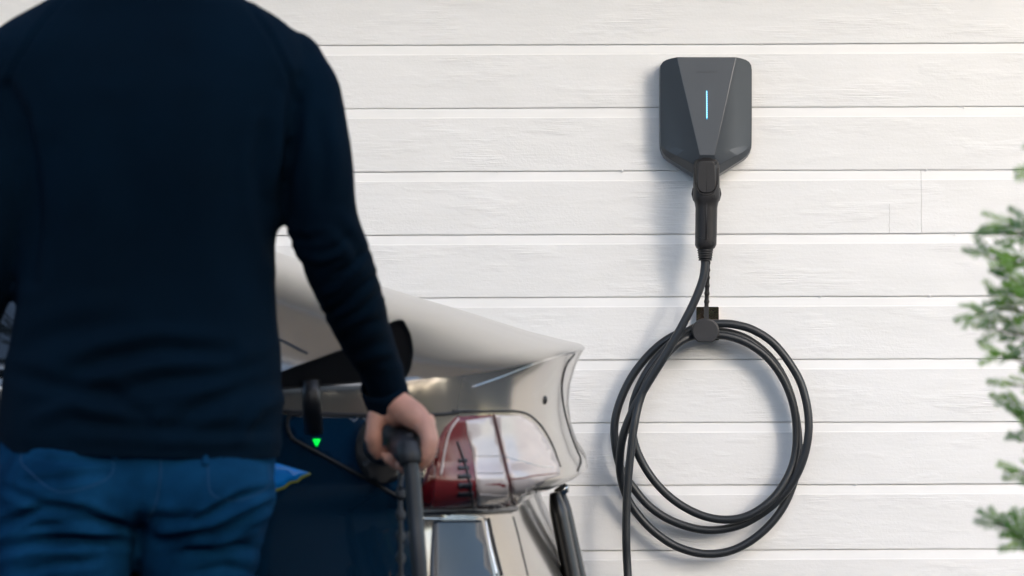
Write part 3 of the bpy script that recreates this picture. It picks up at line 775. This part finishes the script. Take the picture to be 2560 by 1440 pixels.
    # shoulder and panel gaps
    seam('shoulder_gap', bvh, [(560, 1024), (700, 1027), (850, 1036), (1000, 1038), (1100, 1036), (1150, 1030)], .0030, M_SEAM, t, off=-.0008)
    seam('panel_gap', bvh, [(1130, 1028), (1200, 1029), (1300, 1030), (1345, 1056), (1378, 1106), (1401, 1166)], .0022, M_SEAM, t, off=-.0006)
    seam('panel_gap', bvh, [(1436, 885), (1415, 915), (1405, 960), (1408, 1010), (1422, 1070), (1440, 1120), (1452, 1150), (1444, 1176)], .0024, M_SEAM, t, off=-.0006)
    seam('panel_gap', bvh, [(1283, 1292), (1296, 1340), (1320, 1440)], .0018, M_SEAM, t, off=-.0005)
    seam('panel_gap', bvh, [(1338, 1222), (1362, 1290), (1385, 1370), (1400, 1440)], .0018, M_SEAM, t, off=-.0005)
    seam('window_trim_line', bvh, [(560, 800), (640, 826), (700, 850), (768, 884)], .0022, M_SEAM, t)
    seam('chrome_strip', bvh, [(1052, 1296), (1130, 1297), (1210, 1292)], .0016, M_CHROME, t)
    seam('chrome_strip', bvh, [(1212, 1296), (1224, 1360), (1243, 1440)], .0016, M_CHROME, t)
    seam('panel_gap', bvh, [(1220, 1296), (1234, 1360), (1254, 1440)], .0030, M_SEAM, t)
    seam('spoiler_edge', bvh, [(1180, 968), (1260, 940), (1330, 912), (1400, 888), (1448, 872)], .0010, M_CHROME, t, off=-.0004)
    c0, _ = cast(bvh, 1362, 1000)
    if c0: v_, f_ = ball(c0, (.004, .004, .007), 8); mesh('parking_sensor', v_, f_, M_TRIM, t)
    # bumper reflector panel
    patch('bumper_panel', bvh, [(1082, 1302), (1203, 1300), (1232, 1440), (1248, 1560), (1070, 1560), (1074, 1440)], plain('dark bumper plastic', (.018, .030, .048), .22, spec=.5), t, off=.0015, th=.003, grid=18)
    # lamps
    lamp = patch('tail_lamp', bvh, [(1045, 1276), (1052, 1225), (1066, 1175), (1088, 1115), (1112, 1068), (1138, 1042), (1226, 1038), (1242, 1100), (1262, 1180), (1283, 1272)], M_RED, t, off=.004, th=.006, grid=12)
    patch('lamp_base', bvh, [(1043, 1270), (1284, 1266), (1286, 1280), (1200, 1286), (1043, 1286)], M_LAMPB, lamp, off=.0065, th=.006, grid=10)
    patch('dark_red_lens', bvh, [(1047, 1268), (1056, 1215), (1070, 1170), (1090, 1115), (1096, 1120), (1088, 1180), (1080, 1268)], M_REDD, lamp, off=.0048, th=.002, grid=10)
    patch('pale_lens', bvh, [(1160, 1052), (1224, 1042), (1238, 1100), (1258, 1180), (1278, 1264), (1194, 1265), (1186, 1200), (1176, 1130), (1164, 1085)], M_PALE, lamp, off=.0050, th=.002, grid=12)
    seam('lamp_crease', bvh, [(1142, 1046), (1122, 1075), (1108, 1130), (1100, 1190)], .0016, M_PALE, lamp, off=.005)
    seam('lamp_gap', bvh, [(1228, 1034), (1244, 1100), (1264, 1180), (1286, 1276)], .0013, plain('lamp gap', (.14, .06, .06), .3), lamp, off=.005)
    for y in range(1140, 1250, 45):
        seam('lens_rib', bvh, [(1172 + (y - 1078) * .14, y), (1200 + (y - 1078) * .17, y + 1), (1228 + (y - 1078) * .24, y + 1)], .0007, M_RIB, lamp, off=.0056)
    seam('lamp_gap', bvh, [(1139, 1105), (1158, 1160), (1172, 1215), (1184, 1266)], .0016, M_LAMPB, lamp, off=.005)
    for y in (1148, 1168, 1188, 1208, 1226):
        x0 = 1142; x1 = 1152 + (y - 1100) * .22
        patch('reflector_bar', bvh, [(x0, y), (x1, y - 1), (x1 + 2, y + 8), (x0, y + 9)], M_LAMPB, lamp, off=.0054, th=.001, grid=7)
    hl = patch('hatch_lamp', bvh, [(1232, 1038), (1296, 1039), (1334, 1062), (1368, 1112), (1393, 1165), (1394, 1188), (1344, 1208), (1312, 1230), (1290, 1262), (1266, 1170)], M_PALE, t, off=.004, th=.006, grid=12)
    seam('hatch_lamp_line', bvh, [(1246, 1140), (1290, 1152), (1340, 1168), (1378, 1172)], .0012, M_CHROME, hl, off=.0035)
    seam('hatch_lamp_line', bvh, [(1258, 1200), (1300, 1196), (1330, 1190), (1390, 1184)], .0012, M_RED, hl, off=.0035)
    # rubbing strips at the back of the bumper
    for k, (xa, xb, yy, r, fl_) in enumerate(((1386, 1430, 6.25, .014, 1.0), (1404, 1450, 6.42, .011, 1.0))):
        a_, b_ = P(xa, 1232, yy), P(xb, 1445, yy)
        b2 = b_ + (b_ - a_) * .4
        o = tube('bumper_strip', [a_, a_.lerp(b2, .15), a_.lerp(b2, .5), b2], [r * .6, r, r, r], M_TRIM, t, n=6, seg=10, flat=(2.2, 1, (0, 1, 0)))
    a_, b_ = P(1398, 1216, 6.4), P(1412, 1236, 6.4)
    tube('strip_end', [a_, a_.lerp(b_, .5), b_], [.010, .014, .008], M_RIM, t, n=4, seg=12)
    # wheels
    for wx in (-.72, -3.6):
        for sy in (-1, 1):
            c = Vector((wx, CY + sy * .79, .33)); pr_ = []
            prof = [(.205, .11), (.30, .115), (.325, .10), (.330, .06), (.330, -.06), (.325, -.10), (.30, -.115), (.205, -.11)]
            rings_ = [[c + Vector((r * math.cos(a_), d, r * math.sin(a_))) for a_ in [2 * math.pi * k / 48 for k in range(48)]] for r, d in prof]
            v_, f_ = loft(rings_, False); nn_ = 48; L_ = len(prof)
            f_ += [((L_ - 1) * nn_ + k, (L_ - 1) * nn_ + (k + 1) % nn_, (k + 1) % nn_, k) for k in range(nn_)]
            wh = mesh('wheel', v_, f_, M_TYRE, t)
            vs_, fs_ = [], []
            def add(d_):
                o_ = len(vs_); vs_.extend(d_[0]); fs_.extend([tuple(i + o_ for i in q) for q in d_[1]])
            add(tube_data([c + Vector((0, sy * .10, 0)), c + Vector((0, sy * .07, 0))], [.06, .06], 20))
            for k in range(5):
                a_ = 2 * math.pi * k / 5; d_ = Vector((math.cos(a_), 0, math.sin(a_)))
                add(tube_data([c + Vector((0, sy * .095, 0)) + d_ * .04, c + Vector((0, sy * .09, 0)) + d_ * .205], [.028, .022], 8))
            add(tube_data([c + Vector((0, sy * .03, 0)), c + Vector((0, sy * .02, 0))], [.2, .2], 32))
            mesh('rim', vs_, fs_, M_RIM, wh)
    return t
car()

# ------------------------------------------------------------------ person
PYY = 5.30
def pxs(v, Y=PYY):      # inverse of P for clothes shaping
    dx, dz = v.x, v.z - CAMZ
    return 1280 + dx / v.y * 10000, 720 - dz / v.y * 10000
def seg_dist(x, y, pts):
    best = 1e9; bu = 0
    for i in range(len(pts) - 1):
        ax, ay = pts[i]; bx, by = pts[i + 1]; dx, dy = bx - ax, by - ay
        u = max(0, min(1, ((x - ax) * dx + (y - ay) * dy) / (dx * dx + dy * dy)))
        d = math.hypot(x - ax - u * dx, y - ay - u * dy)
        if d < best: best = d; bu = (i + u) / (len(pts) - 1)
    return best, bu
def folds_fn(folds, noise_amp, hem=None):
    boxes = [(min(p[0] for p in f[0]) - f[1] * 3, max(p[0] for p in f[0]) + f[1] * 3, min(p[1] for p in f[0]) - f[1] * 3, max(p[1] for p in f[0]) + f[1] * 3) for f in folds]
    def fn(co, no):
        x, y = pxs(co); d = 0
        if no.y < .35:
            k = min(1, (.35 - no.y) * 2)
            for (pts, wd, amp), bx in zip(folds, boxes):
                if bx[0] < x < bx[1] and bx[2] < y < bx[3]:
                    ds, u = seg_dist(x, y, pts)
                    g = math.exp(-(ds / wd) ** 2) - .45 * math.exp(-((ds - wd * 2) / wd) ** 2)
                    d += 1.6 * amp * g * math.sin(math.pi * min(1, max(0, u * .9 + .05))) ** .5 * k
        d += noise_amp * noise.noise(Vector((co.x * 9, co.y * 9, co.z * 5))) + noise_amp * .5 * noise.noise(Vector((co.x * 22, co.y * 22, co.z * 15 + 5)))
        if hem: d += hem(x, y)
        return d
    return fn
def ering(py, l, r, b, Yc=PYY, n=40, e=2.35, yo=0):
    cl, cr = P(l, py, Yc), P(r, py, Yc); cx, cz = (cl.x + cr.x) / 2, (cl.z + cr.z) / 2; a = (cr.x - cl.x) / 2; out = []
    for k in range(n):
        t = 2 * math.pi * k / n; c, s = math.cos(t), math.sin(t)
        out.append(Vector((cx + a * math.copysign(abs(c) ** (2 / e), c), Yc + yo + b * math.copysign(abs(s) ** (2 / e), s), cz)))
    return out
TORSO = [(1175, -2, 700, .122), (1150, -6, 704, .126), (1120, -9, 707, .128), (1060, -6, 708, .128), (1000, 2, 709, .125), (900, 20, 705, .119), (800, 37, 694, .115), (700, 47, 688, .114), (600, 48, 692, .117), (520, 40, 704, .122),
         (420, 25, 722, .127), (320, 5, 745, .128), (230, -20, 765, .124), (160, -55, 780, .112), (110, -52, 762, .100), (70, -10, 732, .088), (40, 35, 694, .078), (15, 80, 648, .072), (-10, 130, 600, .068), (-35, 200, 530, .064), (-60, 240, 490, .062), (-85, 252, 478, .060)]
ARM_R = [(735, 150, 5.31, .040), (768, 235, 5.30, .046), (783, 335, 5.29, .047), (794, 430, 5.29, .0475), (803, 520, 5.30, .0465), (824, 600, 5.31, .0470), (848, 670, 5.34, .0480), (882, 755, 5.38, .0430), (918, 845, 5.43, .0375), (950, 920, 5.47, .0325), (972, 985, 5.50, .0305), (985, 1040, 5.51, .030)]
ARM_L = [(-15, 150, 5.31, .040), (-38, 235, 5.29, .046), (-22, 335, 5.27, .048), (-14, 430, 5.26, .0475), (-14, 540, 5.27, .0465), (-30, 640, 5.29, .046), (-55, 740, 5.31, .0430), (-82, 840, 5.33, .0370), (-102, 930, 5.35, .0325), (-116, 1010, 5.36, .031), (-122, 1060, 5.36, .030)]
LEG_R = [(500, 1225, 5.30, .097), (500, 1300, 5.30, .092), (496, 1380, 5.30, .084), (490, 1460, 5.31, .078), (492, 1620, 5.31, .066)]
LEG_L = [(172, 1225, 5.28, .100), (166, 1300, 5.27, .100), (162, 1380, 5.26, .094), (156, 1460, 5.25, .088), (140, 1620, 5.25, .070)]
def arm(chain, dr=0): return [(P(x, y, Y), r + dr) for x, y, Y, r in chain]
def legpts(chain, dr=0):
    p = [(P(x, y, Y), r + dr) for x, y, Y, r in chain]; b = p[-1][0]
    p += [(Vector((b.x, b.y - .005, .46)), .062 + dr), (Vector((b.x, b.y + .0, .28)), .062 + dr), (Vector((b.x, b.y - .005, .07)), .055 + dr)]
    return p
def person():
    base = P(350, 720, PYY)
    t = empty('person', (base.x, PYY, 0), 'person in navy sweater and blue jeans seen from behind, gripping the charging plug', 'person')
    # ---- sweater
    cuff = P(968, 1000, 5.505); d_r = (P(972, 985, 5.50) - P(950, 920, 5.47)).normalized(); cuffL = P(-118, 1020, 5.36); d_l = (P(-116, 1010, 5.36) - P(-102, 930, 5.35)).normalized()
    sw_folds = [
        ([(170, 935), (260, 895), (400, 868), (570, 882)], 20, -.0065), ([(250, 990), (420, 945), (560, 935), (690, 905)], 20, -.0050), ([(40, 930), (150, 962), (270, 975), (360, 1040)], 18, -.0045),
        ([(430, 1060), (520, 1005), (620, 965), (705, 945)], 20, -.0055), ([(200, 1050), (350, 1068), (560, 1075), (700, 1070)], 15, -.0035), ([(60, 860), (140, 830), (300, 800)], 26, -.003),
        ([(660, 330), (650, 430), (668, 540), (680, 640)], 20, -.004), ([(120, 360), (100, 480), (120, 640)], 22, -.003), ([(748, 200), (735, 330), (712, 440), (706, 520)], 16, -.0045), ([(700, 250), (690, 380), (672, 470)], 16, .003),
        ([(22, 215), (60, 290), (78, 400), (85, 560), (80, 700)], 16, -.006), ([(300, 300), (330, 520), (310, 720)], 45, -.0025), ([(480, 250), (500, 500), (520, 700)], 50, .002),
        ([(812, 785), (850, 765), (900, 722), (938, 690)], 8, -.0048), ([(800, 740), (850, 715), (915, 650)], 10, .003), ([(735, 592), (770, 600), (810, 585)], 8, -.0030), ([(748, 640), (800, 650), (880, 620)], 12, .0022), ([(830, 690), (880, 665), (925, 620)], 7, -.0026), ([(795, 640), (830, 625), (870, 590)], 7, -.0022), ([(850, 800), (900, 775), (955, 730)], 8, -.0024),
        ([(840, 560), (880, 600), (905, 650)], 14, -.003), ([(800, 300), (812, 400), (800, 500)], 16, -.003), ([(860, 850), (905, 815), (960, 800)], 12, -.003), ([(890, 905), (935, 885), (985, 880)], 11, .0025), ([(730, 560), (728, 600), (745, 640)], 10, .004),
        ([(618, 2), (680, 90), (722, 180), (748, 260)], 7, -.0028), ([(160, -5), (90, 80), (45, 150), (18, 220)], 7, -.0028), ([(600, 1090), (640, 1020), (700, 1000)], 16, .004), ([(90, 1040), (180, 1010), (260, 1030)], 18, .004)]
    def hem(x, y):
        d = 0
        if x < 740 and 1096 < y - x * .03 < 1200: d -= .0016 * (1 if y - x * .03 > 1100 else .5) + .0006 * math.sin(x * .9)
        if x > 890 and y > 930: d -= .0012
        return d
    sh = folds_fn(sw_folds, .0030, hem)
    parts = [loft([ering(*r) for r in TORSO]), cone_chain(arm(ARM_R)), cone_chain(arm(ARM_L))]
    hemc = P(350, 1132, PYY); hemn = (Vector((-.032, .0, -1))).normalized()
    nk = P(365, -70, PYY)
    sw = skin('sweater', parts, .0065, M_SWEAT, t, 7, sh, [(cuff, d_r), (cuffL, d_l), (hemc, hemn), (nk, Vector((0, .25, 1)).normalized())])
    # rolled cuffs, hem band and collar as their own parts
    def band(name, c, n, a, b, h, r, ax=None):
        n = n.normalized(); u = (Vector((1, 0, 0)) - n * n.x).normalized(); w_ = n.cross(u); rings = []
        for (s, dr) in ((-h / 2, -r), (-h / 2, 0), (-h / 4, r * .4), (h / 4, r * .4), (h / 2, 0), (h / 2, -r)):
            rings.append([c + n * s + u * (a + dr) * math.cos(q) + w_ * (b + dr) * math.sin(q) for q in [2 * math.pi * k / 48 for k in range(48)]])
        v, f = loft(rings, False); nn = 48; L_ = len(rings)
        f += [((L_ - 1) * nn + k, (L_ - 1) * nn + (k + 1) % nn, (k + 1) % nn, k) for k in range(nn)]
        return mesh(name, v, f, M_SWEAT, sw)
    band('cuff', cuff - d_r * .012, d_r, .0305, .0305, .035, .002); band('cuff', cuffL - d_l * .012, d_l, .031, .031, .035, .002)
    band('collar', P(365, -72, PYY), Vector((0, .2, 1)), .062, .060, .022, .003)
    # ---- jeans
    j_folds = [
        ([(0, 1310), (100, 1268), (200, 1275), (330, 1322)], 11, -.0065), ([(10, 1215), (90, 1250), (170, 1262)], 10, -.004), ([(60, 1200), (150, 1195), (260, 1180)], 9, -.003), ([(-10, 1365), (120, 1345), (230, 1345), (320, 1352)], 11, -.0065),
        ([(40, 1430), (140, 1405), (240, 1400)], 10, -.005), ([(80, 1330), (180, 1315), (280, 1335)], 10, .004), ([(0, 1400), (100, 1378), (200, 1380)], 10, .004), ([(160, 1290), (230, 1300), (320, 1310)], 8, -.004),
        ([(672, 1222), (600, 1240), (530, 1275), (490, 1300)], 9, -.0060), ([(668, 1262), (600, 1300), (520, 1330), (400, 1348)], 10, -.0065), ([(655, 1250), (590, 1275), (520, 1310)], 9, .004),
        ([(650, 1372), (560, 1362), (470, 1372)], 10, -.0045), ([(640, 1330), (560, 1340), (480, 1345)], 9, .003), ([(640, 1430), (560, 1415), (480, 1430)], 10, -.003), ([(400, 1150), (398, 1210), (385, 1270), (350, 1330)], 5, -.002),
        ([(50, 1130), (150, 1150), (270, 1148)], 8, -.003), ([(380, 1290), (430, 1300), (480, 1290)], 14, -.004), ([(352, 1270), (345, 1330), (335, 1440)], 12, -.004)]
    PEL = [(1080, 2, 696, .112), (1160, -2, 690, .118), (1220, -12, 686, .122), (1270, -22, 680, .116), (1300, 20, 620, .09)]
    parts = [loft([ering(*r, e=2.3) for r in PEL]), ball(P(180, 1235, 5.255), (.098, .10, .085)), ball(P(512, 1235, 5.265), (.094, .098, .082)), cone_chain(legpts(LEG_R)), cone_chain(legpts(LEG_L))]
    je = skin('jeans', parts, .0055, M_JEAN, t, 6, folds_fn(j_folds, .0022), [(Vector((0, 0, .055)), Vector((0, 0, -1)))])
    jb = BVHTree.FromPolygons([v.co + ORG[je.name] for v in je.data.vertices], [tuple(p.vertices) for p in je.data.polygons])
    seam('back_seam', jb, [(402, 1145), (400, 1200), (390, 1255), (366, 1310)], .0010, M_STITCH, je, off=0)
    for pts in ([(60, 1120), (52, 1150), (70, 1175), (150, 1230), (270, 1195), (285, 1130)], [(512, 1140), (520, 1170), (530, 1235), (600, 1250), (670, 1215), (672, 1160)]):
        seam('pocket_edge', jb, pts, .0009, M_STITCH, je, off=0)
    seam('belt_loop', jb, [(512, 1130), (514, 1165)], .005, M_JEAN, je); seam('belt_loop', jb, [(290, 1110), (292, 1150)], .005, M_JEAN, je)
    # ---- body (one continuous skin)
    b = [loft([ering(py, l + (r - l) * .07, r - (r - l) * .07, bb - .022) for py, l, r, bb in TORSO[4:19]])]
    b.append(loft([ering(*(py, l + 34, r - 34, bb - .022), e=2.3) for py, l, r, bb in PEL[:3]] ))
    b.append(loft([ering(1100, 20, 680, .105), ering(1000, 20, 690, .108), ering(950, 22, 690, .108)]))
    nkc = P(365, -60, PYY)
    HZ = nkc.z + .205; HXY = Vector((nkc.x + .01, PYY + .035, HZ))
    b.append(cone_chain([(nkc + Vector((0, 0, -.08)), .06), (nkc + Vector((0, .005, .03)), .056), (nkc + Vector((.005, .015, .10)), .057)]))
    b.append(ball(HXY, (.076, .095, .108))); b.append(ball(HXY + Vector((.005, .045, -.055)), (.054, .055, .065)))
    b.append(cone_chain([(HXY + Vector((0, .092, .02)), .010), (HXY + Vector((0, .106, -.022)), .014)]))      # nose
    for s in (-1, 1):
        b.append(ball(HXY + Vector((s * .078, .008, -.01)), (.010, .02, .032), 8)); b.append(cone_chain([(HXY + Vector((s * .008, .094, -.058)), .007), (HXY + Vector((s * .024, .088, -.058)), .005)], sub=2))
    b.append(cone_chain(arm(ARM_L[:-1], -.015) ))
    ar = arm(ARM_R[:-2], -.019)
    W = P(965, 975, 5.495); ar += [(W, .0245)]
    b.append(cone_chain(ar))
    # right hand: wrist, palm
    H = lambda x, y, Y, r: (P(x, y, Y), r)
    b.append(cone_chain([H(962, 962, 5.49, .0235), H(975, 1000, 5.498, .0235), H(992, 1025, 5.50, .0245)]))
    b.append(cone_chain([H(960, 985, 5.497, .019), H(955, 1018, 5.50, .018)]))
    b.append(cone_chain([H(985, 1005, 5.49, .020), H(1035, 1040, 5.475, .0195), H(1058, 1060, 5.468, .0155)]))
    b.append(cone_chain([H(985, 1005, 5.505, .020), H(1028, 1036, 5.51, .020), H(1060, 1058, 5.51, .0150)]))
    b.append(cone_chain([H(975, 1010, 5.52, .018), H(1010, 1035, 5.54, .0175), H(1048, 1060, 5.545, .0140)]))
    # thumb down the left of the handle
    b.append(cone_chain([H(957, 1012, 5.502, .0165), H(943, 1043, 5.495, .0142), H(936, 1072, 5.492, .0120), H(934, 1095, 5.494, .0124), H(938, 1118, 5.50, .0108), H(946, 1136, 5.508, .0082)]))
    # fingers: over the right, round and under
    b.append(cone_chain([H(1060, 1062, 5.462, .0135), H(1072, 1100, 5.452, .0112), H(1064, 1138, 5.452, .0100), H(1054, 1158, 5.458, .0085)]))
    b.append(cone_chain([H(1062, 1060, 5.488, .0135), H(1076, 1100, 5.485, .0115), H(1062, 1150, 5.483, .0105), H(1020, 1170, 5.480, .0098), H(1002, 1163, 5.478, .0085)]))
    b.append(cone_chain([H(1060, 1060, 5.515, .0138), H(1073, 1100, 5.515, .0118), H(1055, 1148, 5.513, .0108), H(1000, 1160, 5.508, .0100), H(974, 1146, 5.500, .0092)]))
    b.append(cone_chain([H(1050, 1062, 5.545, .0130), H(1066, 1098, 5.545, .0115), H(1045, 1140, 5.543, .0105), H(990, 1150, 5.535, .0098), H(956, 1130, 5.522, .0092)]))
    # left hand hanging
    LH = lambda x, y, Y, r: (P(x, y, Y), r)
    b.append(cone_chain([LH(-116, 1010, 5.36, .024), LH(-122, 1060, 5.365, .026), LH(-124, 1100, 5.37, .030), LH(-126, 1140, 5.375, .026)], flat=(1.2, .62, (0, 1, 0))))
    for k in range(4):
        yo = -.030 + k * .020; L_ = (.85, 1.0, .97, .8)[k]
        b.append(cone_chain([(P(-124, 1125, 5.375) + Vector((0, yo, 0)), .0105), (P(-120, 1175, 5.375) + Vector((.004, yo, 0)), .0092), (P(-110, 1175 + 52 * L_, 5.38) + Vector((.006, yo, 0)), .0085), (P(-95, 1175 + 78 * L_, 5.385) + Vector((.004, yo, 0)), .0072)]))
    b.append(cone_chain([(P(-120, 1065, 5.345), .015), (P(-108, 1110, 5.32), .0125), (P(-98, 1150, 5.318), .010), (P(-95, 1172, 5.32), .008)]))
    for ch in (LEG_R, LEG_L):
        b.append(cone_chain(legpts(ch, -.022)))
    for ch in (LEG_R, LEG_L):
        bb = P(*ch[-1][:3]); b.append(cone_chain([(Vector((bb.x, bb.y - .01, .06)), .036), (Vector((bb.x, bb.y + .06, .045)), .034), (Vector((bb.x, bb.y + .15, .035)), .024)]))
    for (kx, ky, kY) in ((1064, 1058, 5.470), (1068, 1056, 5.492), (1066, 1056, 5.516), (1058, 1058, 5.540)):
        b.append(ball(P(kx, ky, kY), .0128, 8))
    body = skin('body', b, .0029, M_SKIN, t, 3, lambda c, n: .0007 * noise.noise(c * 70) + .0004 * noise.noise(c * 160))
    # hair
    hp = [ball(HXY + Vector((0, -.012, .012)), (.084, .100, .112)), ball(HXY + Vector((0, -.05, -.045)), (.068, .05, .06))]
    skin('hair', hp, .006, M_HAIR, t, 3, lambda c, n: .004 * noise.noise(c * 40), [(HXY + Vector((0, .055, .02)), Vector((0, 1, -.35)).normalized())])
    for ch in (LEG_R, LEG_L):
        bb = P(*ch[-1][:3]); parts = [cone_chain([(Vector((bb.x, bb.y - .015, .062)), .046), (Vector((bb.x, bb.y + .07, .050)), .044), (Vector((bb.x, bb.y + .18, .042)), .036)])]
        sh_ = skin('shoe', parts, .006, M_SHOE, t, 4, None, [(Vector((0, 0, .022)), Vector((0, 0, -1)))])
        pl = [(math.cos(q), math.sin(q)) for q in [2 * math.pi * k / 24 for k in range(24)]]
        rr = [[Vector((bb.x + .047 * c, bb.y + .075 + .15 * s, z)) for c, s in pl] for z in (.0, .024)]
        v, f = loft(rr); mesh('sole', v, f, M_SOLE, sh_, smooth=False)
person()

# ------------------------------------------------------------------ plug in the hand and its cable
def held():
    t = empty('charging_cable', P(1040, 1440, 5.44), 'black charging plug and thick cable held in the hand at the car port', 'charging cable')
    g = [P(956, 1114, 5.70), P(962, 1100, 5.64), P(976, 1092, 5.58), P(1000, 1101, 5.52), P(1016, 1122, 5.47), P(1022, 1136, 5.452)]
    tube('plug_handle', g, [.028, .027, .0245, .0225, .0205, .0185], M_GRIP, t, n=8, seg=24)
    tube('plug_collar', [P(1021, 1118, 5.455), P(1024, 1140, 5.448), P(1027, 1160, 5.445)], [.0185, .0180, .0150], M_BLK2, t, n=6, seg=24)
    tube('top_cap', [P(975, 1075, 5.56), P(1000, 1088, 5.51), P(1030, 1104, 5.465)], [.012, .0135, .012], M_BLK, t, n=8, seg=20)
    a = P(1058, 1500, 5.42)
    tube('cable', [P(1026, 1150, 5.447), P(1030, 1190, 5.445), P(1038, 1290, 5.44), P(1050, 1440, 5.43), Vector((a.x + .01, a.y, a.z - .2)), Vector((a.x + .03, a.y, .15)), Vector((a.x + .08, a.y + .02, .02)), Vector((a.x + .3, a.y + .1, .0115)), Vector((a.x + .9, a.y + .3, .0115))], .0112, M_CABLE, t, n=10, seg=18)
    # tether with lugs hanging beside the cable
    tube('cap_strap', [P(1003, 1170, 5.50), P(1000, 1230, 5.49), P(1001, 1300, 5.48), P(1002, 1440, 5.475), P(1004, 1500, 5.475)], .0032, M_BLK2, t, n=8, seg=8)
    for k, y in enumerate(range(1218, 1500, 54)):
        tube('strap_lug', [P(999, y, 5.49), P(1001, y + 14, 5.485), P(1003, y + 30, 5.48)], [.004, .0075, .004], M_BLK2, t, n=4, seg=10)
    c = P(1005, 1530, 5.475); v, f = tube_data([c, c + Vector((0, -.025, 0))], .025, 28); mesh('dust_cap', v, f, M_CAP, t, smooth=False)
held()

# ------------------------------------------------------------------ conifer shrub at the right
def shrub():
    SY = 4.7
    b = P(2860, 720, SY)
    t = empty('conifer_shrub', (b.x, SY, 0), 'green feathery conifer shrub reaching in from the right before the white wall', 'shrub')
    trunk = [Vector((b.x, SY, 0)), Vector((b.x + .01, SY + .01, .5)), Vector((b.x - .01, SY, 1.0)), Vector((b.x, SY, 1.42))]
    tube('trunk', trunk, [.022, .017, .011, .003], M_BARK, t, n=8, seg=10)
    rnd = random.Random(11)
    lv, lf = [], []
    def leaf(p, d, nrm, L, wd):
        s = d.cross(nrm).normalized() * wd; o = len(lv)
        lv.extend([p - s * .3, p + d * L * .45 - s, p + d * L, p + d * L * .45 + s, p + s * .3]); lf.append((o, o + 1, o + 2, o + 3, o + 4))
    def spray(p, d, nrm, L):
        """a flat fan of scale leaves"""
        side = d.cross(nrm).normalized(); n = max(5, int(L / .0042))
        for i in range(n):
            u = i / n; q = p + d * L * u + nrm * .002 * math.sin(u * 5)
            for s in (-1, 1):
                tl = L * .42 * (1 - u * .75) * rnd.uniform(.7, 1.1)
                dd = (d * .75 + side * s * .7 + nrm * rnd.uniform(-.25, .25)).normalized()
                m = max(2, int(tl / .0040))
                for j in range(m):
                    qq = q + dd * tl * j / m
                    leaf(qq, (dd + d * .2 * rnd.random() + side * rnd.uniform(-.4, .4)).normalized(), (nrm + Vector((rnd.uniform(-.5, .5), rnd.uniform(-.5, .5), rnd.uniform(-.5, .5)))).normalized(), .0065, .0010)
            leaf(q, d, nrm, .008, .0013)
    def branch(a, e, r0, dens):
        mid = a.lerp(e, .5) + Vector((0, 0, .012 * rnd.uniform(-1, 1.6))); path = catmull([a, mid, e], 6)
        v, f = tube_data(path, [r0 * (1 - i / len(path) * .8) for i in range(len(path))], 6); mesh('branch', v, f, M_BARK, t)
        L = (e - a).length; n = max(3, int(L * dens))
        for i in range(n):
            u = .25 + .75 * (i + rnd.random() * .6) / n
            k = min(len(path) - 2, int(u * (len(path) - 1))); p = path[k].lerp(path[k + 1], u * (len(path) - 1) - k)
            d0 = (path[k + 1] - path[k]).normalized(); s = 1 if i % 2 else -1
            nrm = Vector((rnd.uniform(-.5, .5), rnd.uniform(-1, .2), rnd.uniform(-.1, 1))).normalized()
            side = d0.cross(nrm).normalized()
            dd = (d0 * .8 + side * s * rnd.uniform(.3, .9) + Vector((0, 0, .15))).normalized()
            spray(p, dd, nrm, rnd.uniform(.020, .042))
        spray(e, (e - mid).normalized(), Vector((0, -1, .3)).normalized(), rnd.uniform(.018, .030))
    # boughs that show at the edge of the picture: (tip px, py, length)
    tips = [(2500, 566, 0), (2488, 585, .02), (2530, 600, 0), (2446, 636, .01), (2520, 640, -.02), (2505, 690, .01), (2540, 660, .03), (2512, 735, 0), (2545, 715, -.02), (2428, 790, .0), (2470, 822, .01), (2520, 800, .02), (2500, 760, -.01), (2486, 880, -.01), (2535, 850, .0), (2545, 880, .03),
            (2520, 962, 0), (2500, 1010, .01), (2548, 1040, 0), (2555, 1100, 0), (2540, 1178, 0), (2478, 1302, 0), (2525, 1318, .01), (2545, 1350, .0), (2585, 420, 0)]
    for (x, y, dy) in tips:
        e = P(x + 8, y, SY + dy); a = P(x + 150 + rnd.uniform(0, 60), y + rnd.uniform(10, 110), SY + dy * .3)
        branch(a, e, .0028, 90)
    # the remaining crown
    for i in range(90):
        z = rnd.uniform(.12, 1.42); R = .31 * (1 - max(0, (z - .75)) / .85) * rnd.uniform(.7, 1.0)
        th = rnd.uniform(0, 6.283)
        e = Vector((b.x + R * math.cos(th), SY + R * math.sin(th), z + .05)); x, y = pxs(e)
        if x < 2650 or (y < 560 and x < 2720): continue
        branch(Vector((b.x, SY, z - .06)), e, .003, 60)
    f = mesh('foliage', lv, lf, M_LEAF, t, smooth=False, kind='stuff')
shrub()
